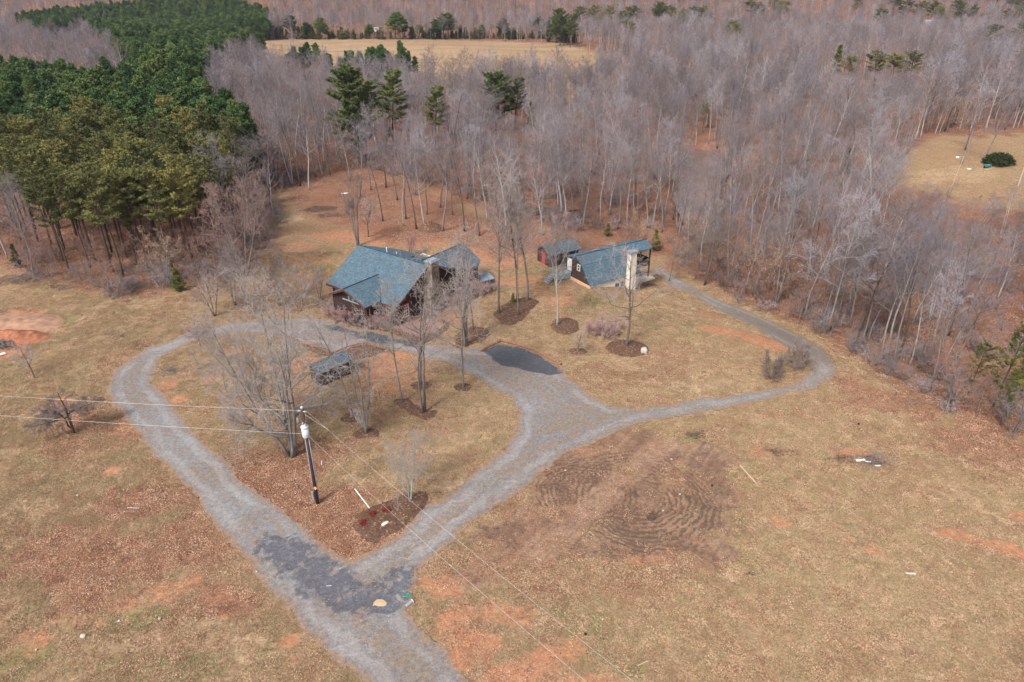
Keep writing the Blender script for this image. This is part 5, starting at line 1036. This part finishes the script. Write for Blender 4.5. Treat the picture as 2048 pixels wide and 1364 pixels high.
# ================================================================== GRASS TUFTS AND FALLEN LEAVES (real geometry on the lawns)
def tint(name, *st, oc=(.30,.19,.12)):
    m = NT(name); m.col(m.mix(m.mr(m.noise(.5, m.pos(), 3), .4, .6, 0, .35), m.ramp(m.rnd(), *st), oc)); m.b.inputs['Specular IOR Level'].default_value = .05; return m.m
M_TUFT = tint('dry_grass', (0, (.25,.155,.09)), (.4, (.45,.31,.195)), (.65, (.66,.49,.33)), (.85, (.27,.225,.115)), (1, (.38,.24,.155)), oc=(.30,.26,.125))
M_LEAF = tint('fallen_leaf', (0, (.10,.045,.03)), (.35, (.24,.11,.07)), (.65, (.38,.20,.12)), (.9, (.55,.34,.22)), (1, (.68,.48,.34)))
g_ = np.random.default_rng(71)
for i in range(4):
    P_ = np.stack([g_.uniform(-.4, .4, 14), g_.uniform(-.4, .4, 14), np.zeros(14)], 1); V, F = tufts(P_, g_, 6, .11, .018, flat=.5)
    PROTO['tuft%d' % i] = Proto('grass', [('grass', arrmesh(V, F, 'tuft%d' % i, M_TUFT))], .1)
    n = 22; c = np.stack([g_.uniform(-.45, .45, n), g_.uniform(-.45, .45, n), g_.uniform(.01, .045, n)], 1); a = g_.normal(0, 1, (n, 3))*[1, 1, .35]; a /= np.linalg.norm(a, axis=1)[:, None]; b = np.cross(a, np.array([0, 0, 1.])+g_.normal(0, .3, (n, 3))); b /= np.linalg.norm(b, axis=1)[:, None]
    V = np.stack([c-a*.044, c+b*.033, c+a*.044, c-b*.033], 1).reshape(-1, 3); PROTO['leafp%d' % i] = Proto('leaves', [('leaves', arrmesh(V, np.arange(4*n).reshape(-1, 4), 'leafpatch%d' % i, M_LEAF))], .1)
X = g_.uniform(-75, 75, 260000); Y = g_.uniform(24, 112, 260000)
k = (np.abs(X) < Y*.80+10) & (g_.random(len(X)) < np.clip(60/Y, 0, 1)**1.3); X, Y = X[k], Y[k]
r_ = road_sdf(X, Y) > .15
for P_ in ([(985,628),(1005,612),(1028,598),(1060,595),(1078,604),(1062,622),(1046,640),(1024,652),(1002,648)], [(772,650),(795,638),(815,633),(855,637),(884,648),(868,660),(841,674),(806,662)], [(650,600),(700,480),(930,470),(985,560),(860,640),(760,650),(660,640)], [(1120,560),(1130,500),(1310,470),(1320,560),(1270,590),(1180,590)]): r_ &= ~inside(wpoly(P_, 2), X, Y)
X, Y = X[r_], Y[r_]; m1, m2 = groundmasks(X, Y); u = g_.random(len(X))
kt = (m1[:, 0] < .6) & (u < .25+.6*sm(.4, .6, fbm(X, Y, .4, 19, 3))-m1[:, 1]*1.2-m2[:, 2]*1.2-m2[:, 0]); kl = u < np.where(m1[:, 0] > .3, m1[:, 0]*.9, .10)*(1-.85*m2[:, 2])*(1-.6*m1[:, 1])
def sub(k, n): i = np.nonzero(k)[0]; return g_.permutation(i)[:n]
i = sub(kt, 40000); stuff('grass_tufts', 'short tufts of dry grass over the lawns', X[i], Y[i], g_.uniform(.6, 1.3, len(i)), g_.random(len(i))*6.28, None, ['tuft%d' % q for q in range(4)], None, None, 0, g_, 'grass')
i = sub(kl, 52000); stuff('fallen_leaves', 'brown fallen leaves scattered over the ground', X[i], Y[i], g_.uniform(.7, 1.3, len(i)), g_.random(len(i))*6.28, None, ['leafp%d' % q for q in range(4)], None, None, 0, g_, 'leaves')

# ================================================================== MULCH, EDGING, PATIO
def mulch_material():
    m = NT('mulch'); P = m.pos(); nf = m.noise(9, P, 5, .8); v = m.n('TexVoronoi', i_Scale=7); m.set(v.inputs['Vector'], P); c = m.sep(v.outputs['Color'])[0]
    k = m.mix(c, (.060,.032,.022), (.19,.105,.068)); k = m.mix(m.math('GREATER_THAN', c, .93), k, (.34,.20,.12))
    m.col(m.mix(m.mr(nf, .35, .7, 0, .6), k, (.12,.07,.048))); m.bump(nf, .7, .12); return m.m
M_MULCH = mulch_material()
def bed(label, pts=None, ell_=None, h=.12, name='mulch_bed', mat=None, kind=None, cat='mulch bed'):
    if pts is not None: P_ = wpoly(pts, 3)
    else:
        cx, cy, rx, ry = ell(*ell_); t = np.arange(28)*2*math.pi/28; P_ = np.stack([cx+rx*np.cos(t), cy+ry*np.sin(t)], 1)
    x0, y0 = P_.min(0)-.6; x1, y1 = P_.max(0)+.6; c = P_.mean(0)
    sdf = lambda X, Y: sdpoly(P_, X, Y)+(fbm(X, Y, 1.1, 7, 3)-.5)*.5
    zf = lambda X, Y, S: hgt(X, Y)+h*sm(0, .5, -S)*(.6+.8*fbm(X, Y, 1.5, 3, 3))
    o = sheet(name, mat or M_MULCH, (x0, y0, x1, y1), .14, sdf, .045, None, zf)
    tag(o, label, None if kind else cat, None, kind); return o
R_ = [((733,867,26,11),'mulch ring round the forked tree right of the pole'),((704,836,22,10),'mulch ring round the thin tree behind the forked tree'),((926,775,18,8),'small round mulch ring by the inner driveway curve'),((843,771,19,8),'mulch ring round the slim tree behind the twin trunks'),
      ((1131,652,28,17),'mulch ring round the pale vase shaped tree'),((1156,703,17,7),'smallest mulch ring with the tiny ornamental tree'),((1254,697,42,17),'mulch ring round the dark trunked tree beside the stone block')]
for e_, lb in R_: bed(lb, ell_=e_)
bed('long mulch bed joining the slender tree and the twin trunk tree', [(788,800),(815,796),(830,808),(850,820),(874,824),(872,835),(850,840),(826,832),(806,817),(788,808)])
bed('big mulch bed under the four tall slim trees', [(985,628),(1005,612),(1028,598),(1060,595),(1078,604),(1062,622),(1046,640),(1024,652),(1002,648)])
bed('mulch bed at the parking space under the thick trunked tree', [(905,678),(925,660),(950,652),(975,658),(982,668),(965,684),(940,690),(915,694)])
bed('mulch corner with red shrubs and white rock where the driveways meet', [(715,1030),(745,1012),(790,1000),(815,985),(850,982),(862,995),(845,1018),(820,1046),(785,1068),(750,1088),(722,1075),(705,1050)])
bed('brown planting bed with curved timber edge behind the shed', [(676,707),(706,693),(732,688),(772,697),(770,704),(745,713),(715,718),(700,720),(690,712)])
bed('brown planting strip along the driveway left of the shed', [(606,690),(635,696),(653,705),(672,708),(660,714),(640,710),(618,700)])
bed('planting bed along the outer border of the brick patio', [(768,660),(800,672),(842,690),(880,672),(898,656),(896,645),(884,640),(888,650),(872,662),(843,676),(806,663),(775,652)], h=.05)
bed('dark planting bed along the right side of the main house', [(832,645),(850,630),(880,612),(915,590),(945,572),(985,580),(950,598),(915,606),(885,622),(860,638)], h=.08)
bed('dark planting bed along the front of the main house', [(650,618),(690,628),(740,648),(775,652),(770,662),(730,658),(690,648),(655,636)], h=.08)
def brick():
    m = NT('brick_paving'); b = m.n('TexBrick', i_Scale=3.2); m.set(b.inputs['Vector'], m.pos()); b.inputs['Color1'].default_value = (.26,.13,.115,1); b.inputs['Color2'].default_value = (.34,.19,.165,1); b.inputs['Mortar'].default_value = (.19,.12,.10,1)
    m.col(m.mix(m.mr(m.noise(2, m.pos(), 4), .4, .65, 0, .5), b.outputs['Color'], (.24,.16,.13))); return m.m
o = bed('pink brick patio in front of the house', [(772,650),(795,638),(815,633),(855,637),(884,648),(868,660),(841,674),(806,662)], h=.0, name='patio', mat=brick(), kind='structure')
def edging(label, pts, hh=.16, w=.14):
    Q = [at(*p) for p in pts]; e = empty('timber_edging', Q[0], label, 'edging'); o0 = Q[0]; mb = MB(); P_ = []
    for i in range(len(Q)-1):
        n = max(2, int(np.linalg.norm(Q[i+1]-Q[i])/1.2))
        for k in range(n): P_.append(Q[i]+(Q[i+1]-Q[i])*k/n-o0+np.array([0, 0, hh/2]))
    P_.append(Q[-1]-o0+np.array([0, 0, hh/2])); mb.tube(P_, w*.75, 4); mb.build('timber', M_EDGE, e)
M_EDGE = simple('edging_timber', (.22,.105,.065), .3, 3)
edging('brown timber edging round the back of the parking space', [(962,704),(975,695),(1001,683),(1030,689),(1070,702),(1122,730)], .3, .22)
edging('curved timber edging behind the shed', [(664,707),(685,699),(706,691),(732,686.5),(752,690),(773,696)])
edging('timber edging along the driveway left of the shed', [(600,687),(618,690),(635,695),(653,704),(664,707)])

# mulch heap behind the house, clay heap, brush heaps
def heap(px, py, rx, ry, h, mat, label, cat, name, seed=1, piece='soil'):
    q = at(px, py); g = np.linspace(-1.25, 1.25, 61); X, Y = np.meshgrid(g*rx, g*ry); r = np.sqrt((X/rx)**2+(Y/ry)**2)
    Z = h*np.maximum(0, 1-r)**.8*(.65+.7*fbm(X+q[0], Y+q[1], 1.1, seed, 4))-.06; k = np.arange(60); i, j = np.meshgrid(k, k); b_ = (i*61+j).ravel(); F = np.stack([b_, b_+1, b_+62, b_+61], 1)
    o = fastmesh(name, np.stack([X, Y, Z], -1).reshape(-1, 3), F, mat); o.location = q; tag(o, label, cat); return o
heap(862,458,2.6,2.2,1.7,M_MULCH,'dark brown mulch heap on the ground behind the main house','mulch heap','mulch_heap',1)
M_CLAYH = simple('red_clay', (.30,.12,.065), .35, 2)
heap(25,676,5.0,2.2,1.3,M_CLAYH,'heap of raw red clay at the left picture edge','clay heap','clay_heap',2)
heap(25,650,7.0,4.0,.8,simple('pink_clay', (.33,.19,.125), .3, 1),'low spread of paler clay soil behind the red clay heap','soil heap','soil_heap',3)
def sticks(label, px, py, n, L, spread, mat, name='brush_pile', cat='brush pile', r=.03, seed=0, hh=.5):
    q = at(px, py); g = np.random.default_rng(seed); mb = MB()
    for _ in range(n):
        c = np.array([g.normal(0, spread), g.normal(0, spread*.6), 0]); c[2] = .05+hh*math.exp(-(c[0]**2+c[1]**2)/(spread*spread))*g.random(); a = g.random()*6.28; d = np.array([math.cos(a), math.sin(a), g.normal(0, .25)])*L*(.4+.6*g.random())/2
        mb.tube([c-d, c+d*.1+g.normal(0, .08, 3), c+d], r*(.5+g.random()), 4)
    o = mb.build(name, mat); o.location = q; tag(o, label, cat); return o
sticks('grey brush pile lying before the left end of the olive pines', 60, 556, 240, 2.6, 1.6, M_TWIG, seed=1, r=.018, hh=.9)
sticks('dark brush and wood pile at the foot of the red clay heap', 5, 692, 120, 2.0, 1.0, M_BARK, seed=2, hh=.8)
sticks('scattered brown brush in the grass by the white boards', 1745, 920, 130, 1.0, 1.1, M_TWIGD, seed=3, r=.014, hh=.12)
sticks('small heap of twigs beside the inner edge of the left driveway', 340, 742, 60, 1.3, .8, M_TWIGD, seed=4, r=.018, hh=.2)
def lying(label, a, b, r, mat, name, cat, sides=6, z=None):
    A, B = at(*a), at(*b); e = None; mb = MB(); mb.tube([(0, 0, r+.02), tuple((B-A)*.5+np.array([0, 0, r+.02])), tuple(B-A+np.array([0, 0, r+.02]))], r, sides); o = mb.build(name, mat); o.location = A; tag(o, label, cat)
M_PALE = simple('pale_wood', (.55,.42,.30), .15); 
lying('long white pipe lying on the grass near the mulch corner', (710,979), (739,1017), .05, M_WHITE, 'white_pipe', 'pipe')
lying('thin bleached stick lying left of the utility pole', (526,926), (545,914), .02, M_PALE, 'stick', 'stick'); lying('thin upright looking stick on the leaves just left of the utility pole', (588,958), (593,932), .02, M_PALE, 'stick', 'stick')
lying('short white stake right of the utility pole', (643,930), (644,922), .035, M_WHITE, 'stake', 'stake'); lying('white painted log at the left picture edge below the clay heap', (-14,716), (12,709), .16, M_WHITE, 'log', 'log')
lying('grey stick below the orange bare patch at left', (255,1016), (279,1017), .03, M_METAL, 'stick', 'stick'); lying('fallen pale branch in the right of the open grass', (1480,932), (1513,968), .04, M_PALE, 'branch', 'branch')
lying('thin white strip lying in the right foreground grass', (1811,1147), (1831,1149), .04, M_WHITE, 'strip', 'strip'); lying('short piece of wood on the dark gravel patch', (653,1173), (663,1172), .035, M_PALE, 'wood_scrap', 'wood scrap')
lying('forked dead branch in the lower middle grass', (1275,1332), (1297,1322), .03, M_PALE, 'branch', 'branch'); lying('fallen trunk lying at the rim of the wood above the grove', (912,378), (990,385), .14, M_BARK, 'fallen_trunk', 'fallen trunk')
lying('fallen dark trunk on the leaves in front of the pond wood', (1127,424), (1160,421), .12, M_BARKD, 'fallen_trunk', 'fallen trunk')
def board(label, px, py, d, rz, mat, name='board', cat='board', z=.05):
    q = at(px, py); mb = MB(); mb.box((0, 0, z), d); o = mb.build(name, mat); o.location = q; o.rotation_euler = (0, 0, rz); tag(o, label, cat)
board('longer white board in the brushy bare patch at right', 1721, 921, (.9,.25,.06), .2, M_WHITE); board('middle white board in the brushy bare patch at right', 1736, 924, (.5,.12,.05), -.1, M_WHITE); board('short white board at the right of the brushy bare patch', 1755, 932, (.5,.12,.05), .05, M_WHITE)
board('white sheet lying on the leaves at the back of the left lawn', 690, 387, (1.6,.8,.05), .5, M_WHITE, 'white_sheet', 'sheet'); board('white scrap on the right clearing', 1938, 338, (.9,.6,.2), .1, M_WHITE, 'scrap', 'scrap')
def rock(label, px, py, r, mat, sq=(1, .7, .5), seed=0, name='rock', cat='rock', rz=0, z=.1):
    q = at(px, py); import bmesh as bmh
    bm = bmh.new(); bmh.ops.create_icosphere(bm, subdivisions=3, radius=1); g = np.random.default_rng(seed); k = g.normal(0, 1, (6, 3))
    for v in bm.verts:
        n = sum(math.sin(float(np.dot(k[i], v.co))*1.7+i) for i in range(6))*.05; w_ = [abs(c)**.75*(1 if c > 0 else -1) for c in v.co]; v.co = Vector((w_[0]*sq[0], w_[1]*sq[1], w_[2]*sq[2]))*r*(1+n)
    me = bpy.data.meshes.new(name); bm.to_mesh(me); bm.free(); me.materials.append(mat); o = bpy.data.objects.new(name, me); COL.objects.link(o); o.location = (q[0], q[1], q[2]+z); o.rotation_euler = (0, 0, rz); tag(o, label, cat)
rock('smooth white boulder lying in the mulch corner', 770, 1050, .34, simple('white_stone', (.62,.57,.50), .12, 3), (1.1,.55,.4), 1, rz=.7, z=.12)
rock('squarish pale stone block beside the dark trunked tree', 1287, 705, .55, simple('pale_stone', (.46,.43,.38), .15, 3), (.8,.75,.9), 2, z=.3)
M_BALL = simple('dark_plastic', (.02,.025,.035), .2)
for i, (px, py) in enumerate([(1171,1270),(1717,849),(1424,972)]): rock(['black ball on the grass under the power lines', 'black ball on the grass below the far driveway', 'black ball at the edge of the turned soil'][i], px, py, .1, M_BALL, (1,1,1), 3+i, 'ball', 'ball', z=.08)
for i, (px, py, r) in enumerate([(167,1274,.2),(320,1239,.09),(239,1243,.09),(70,1264,.06),(73,1301,.08),(1131,942,.1),(1343,920,.1),(1359,990,.09),(1326,1023,.08),(1205,1240,.07),(1289,845,.06),(1205,861,.07),(1117,764,.08),(384,806,.07),(474,994,.07),(514,1145,.08),(156,992,.1)]):
    rock('small pale stone lying on the ground', px, py, r, simple('pebble_grey', (.45,.40,.34), .2) if i == 0 else bpy.data.materials['pebble_grey'], (1,.8,.6), 20+i, 'stone', 'stone'); bpy.context.scene.objects[-1]['group'] = 'small pale stones'
# black plastic culvert pipe end and straw patch at the junction
q = at(822, 1206); e = empty('culvert_pipe', q, 'pale open end of a culvert pipe sticking out at the driveway edge', 'pipe', None, .8); mb = MB()
mb.tube([(-.5, 0, .02), (.1, 0, .10)], .15, 12, cap=False); mb.build('barrel', M_METAL, e)
mb = MB(); mb.tube([(.08, 0, .10), (.14, 0, .10)], .18, 12, cap=False); mb.tube([(.08, 0, .10), (.14, 0, .10)], .14, 12, cap=False); mb.build('rim', M_WHITE, e)
sticks('heap of green plastic scraps near the culvert pipe', 817, 1192, 14, .25, .12, simple('green_plastic', (.06,.40,.22), .2), 'plastic_scrap', 'plastic scrap', .02, 6, .1)
def strawm():
    m = NT('straw'); n = m.noise(22, m.pos(), 5, .8); m.col(m.mix(n, (.26,.17,.08), (.72,.55,.34))); m.bump(n, .6, .05); return m.m
bed('patch of yellow straw on the dark gravel', ell_=(761,1207,13,8), h=.05, name='straw_patch', mat=strawm(), cat='straw patch')

# ================================================================== UTILITY POLE AND LINES
b = at(636, 1007); e = empty('utility_pole', b, 'dark wooden utility pole with grey transformer beside the left driveway', 'utility pole'); B0 = np.array([b[0], b[1], 0])
mb = MB(); mb.tube([(0, 0, -.4), (0, 0, 5), (0, 0, 10)], [.17, .145, .12], 12); mb.build('pole', simple('pole_wood', (.075,.04,.028), .35, 6), e, True)
mb = MB()
for x in (-.185, .185): mb.tube([(x, -.03, 0), (x*.9, -.03, 4.2), (x*.82, -.03, 7.6)], .035, 6)
mb.build('conduit', simple('conduit_grey', (.30,.34,.42), .15, 3, .5), e, True)
mb = MB(); mb.tube([(.12, -.42, 7.55), (.12, -.42, 7.6), (.12, -.42, 8.5)], [.27, .30, .30], 18); mb.tube([(.12, -.42, 8.5), (.12, -.42, 8.6), (.12, -.42, 8.68)], [.33, .33, .12], 18); t = mb.build('transformer', simple('transformer_grey', (.52,.56,.58), .08, 3, .5), e, True)
for x, y in ((-.02, -.35), (.25, -.5)): mb = MB(); mb.tube([(x, y, 8.62), (x, y, 8.7), (x, y, 8.78), (x, y, 8.86), (x, y, 8.94)], [.05, .08, .05, .08, .03], 8); mb.build('bushing', M_METAL, t)
mb = MB(); mb.tube([(-.4, -.3, 8.9), (-.4, -.3, 9.05), (-.4, -.3, 9.2), (-.4, -.3, 9.4)], [.05, .09, .09, .04], 8); mb.build('cutout_switch', M_METAL, e)
mb = MB(); mb.tube([(0, 0, 10), (0, 0, 10.1), (0, 0, 10.22), (0, 0, 10.3)], [.05, .11, .13, .05], 10); mb.build('top_insulator', simple('insulator', (.40,.50,.55), .1, 3, .3), e)
for k, (x, y) in enumerate([(-.3, 0), (.3, -.12)]): mb = MB(); mb.tube([(x*.3, y, 9.85), (x, y, 9.85), (x*1.4, y, 9.83)], [.04, .085, .03], 8); mb.build('strain_insulator', M_METAL, e)
mb = MB(); mb.box((-.3, -.1, 1.0), (.16, .16, .8)); mb.build('meter_box', M_METAL, e)
mb = MB(); s_ = .16; mb.prism([(.06-s_, -.22, 1.9), (.06, -.22, 1.9-s_*1.3), (.06+s_, -.22, 1.9), (.06, -.22, 1.9+s_*1.3)], (0, .02, 0)); mb.build('warning_tag', simple('orange_tag', (.80,.36,.14), .1), e)
mb = MB(); mb.tube([(-.02, -.35, 8.94), (-.3, -.3, 9.1), (-.1, -.1, 10.0)], .012, 4); mb.tube([(.25, -.5, 8.94), (.3, -.3, 9.3), (.2, 0, 9.85)], .012, 4); mb.build('jumper_wire', M_METAL, e)
M_WIRE = simple('aluminium_wire', (.62,.60,.57), .05, 2, .5, .4)
def wire(label, A, B, sag, r=.013):
    P_ = []; 
    for t in np.linspace(0, 1, 41): p = A+(B-A)*t; P_.append(p-A-np.array([0, 0, sag*4*t*(1-t)]))
    mb = MB(); mb.tube(P_, r, 5); o = mb.build('power_line', M_WIRE); o.location = A; tag(o, label, 'power line', 'power lines at the utility pole')
top = B0+[0, 0, 9.87]
wire('upper power line running left from the utility pole top', top+[-.42, 0, 0], at(-300, 770, 9.6), .25, .009)
wire('lower power line running left from the transformer', B0+[-.05, -.3, 7.75], at(-300, 808, 7.6), .2, .009)
wire('right one of the two power lines running over the lower right', top+[.42, -.12, 0], at(1480, 1530, 9.4), .5, .0055)
wire('left one of the two power lines running over the lower right', B0+[.25, -.4, 7.7], at(1300, 1470, 7.4), .5, .0055)
wire('short slack guy cable from the pole top down behind the transformer', top+[.15, 0, -.35], B0+np.array([2.1, -.6, 8.4]), .05, .009)
# lamp pole on the right clearing
q = at(1899, 384); e = empty('lamp_pole', q, 'slim leaning wooden lamp pole with a white lamp on the right clearing', 'lamp pole'); mb = MB(); mb.tube([(0, 0, -.2), (.9, 0, 8.6)], [.14, .1], 8); mb.build('pole', simple('bleached_pole', (.42,.31,.24), .2), e)
mb = MB(); mb.tube([(.9, 0, 8.3), (.2, 0, 8.5), (-.6, 0, 8.4)], .05, 6); a_ = mb.build('arm', M_METAL, e); mb = MB(); mb.tube([(-.6, 0, 8.55), (-.6, 0, 8.35), (-.6, 0, 8.15)], [.2, .4, .25], 10); mb.build('lamp_head', M_WHITE, a_)
q = at(2036, 372); e = empty('fence_post', q, 'tall pale post at the far right of the right clearing', 'post'); mb = MB(); mb.tube([(0, 0, -.2), (0, 0, 4.5)], .12, 8); mb.build('shaft', M_PALE, e)
q = at(1974, 335); e = empty('wheelbarrow', q, 'small blue green cart lying in front of the dark round bush', 'cart', None, .4); mb = MB(); mb.prism([(-.9, -.5, .7), (.8, -.4, .75), (.8, .4, .75), (-.9, .5, .7)], (.1, 0, -.4)); mb.build('tray', simple('teal_paint', (.06,.22,.24), .2), e)
mb = MB(); mb.tube([(-1.1, -.08, .25), (-1.1, .08, .25)], .25, 12); mb.build('wheel', M_DARK, e)
for y in (-.3, .3): mb = MB(); mb.tube([(-1.1, y*.3, .25), (0, y, .35), (1.5, y, .8)], .03, 5); mb.build('handle', M_METAL, e)

# ================================================================== HAZE
hz = NT('haze'); hz.t.nodes.remove(hz.b); pv = hz.n('VolumePrincipled'); pv.inputs['Density'].default_value = HAZE_D
pv.inputs['Color'].default_value = (.80, .80, .92, 1); pv.inputs['Anisotropy'].default_value = 0.2; hz.t.links.new(pv.outputs[0], hz.out.inputs['Volume'])
mb = MB(); mb.box((0, 0, 29.5), (6600, 6600, 72)); o = mb.build('haze', hz.m); tag(o, 'thin pale lavender haze in the air over the woods', None, None, 'stuff')
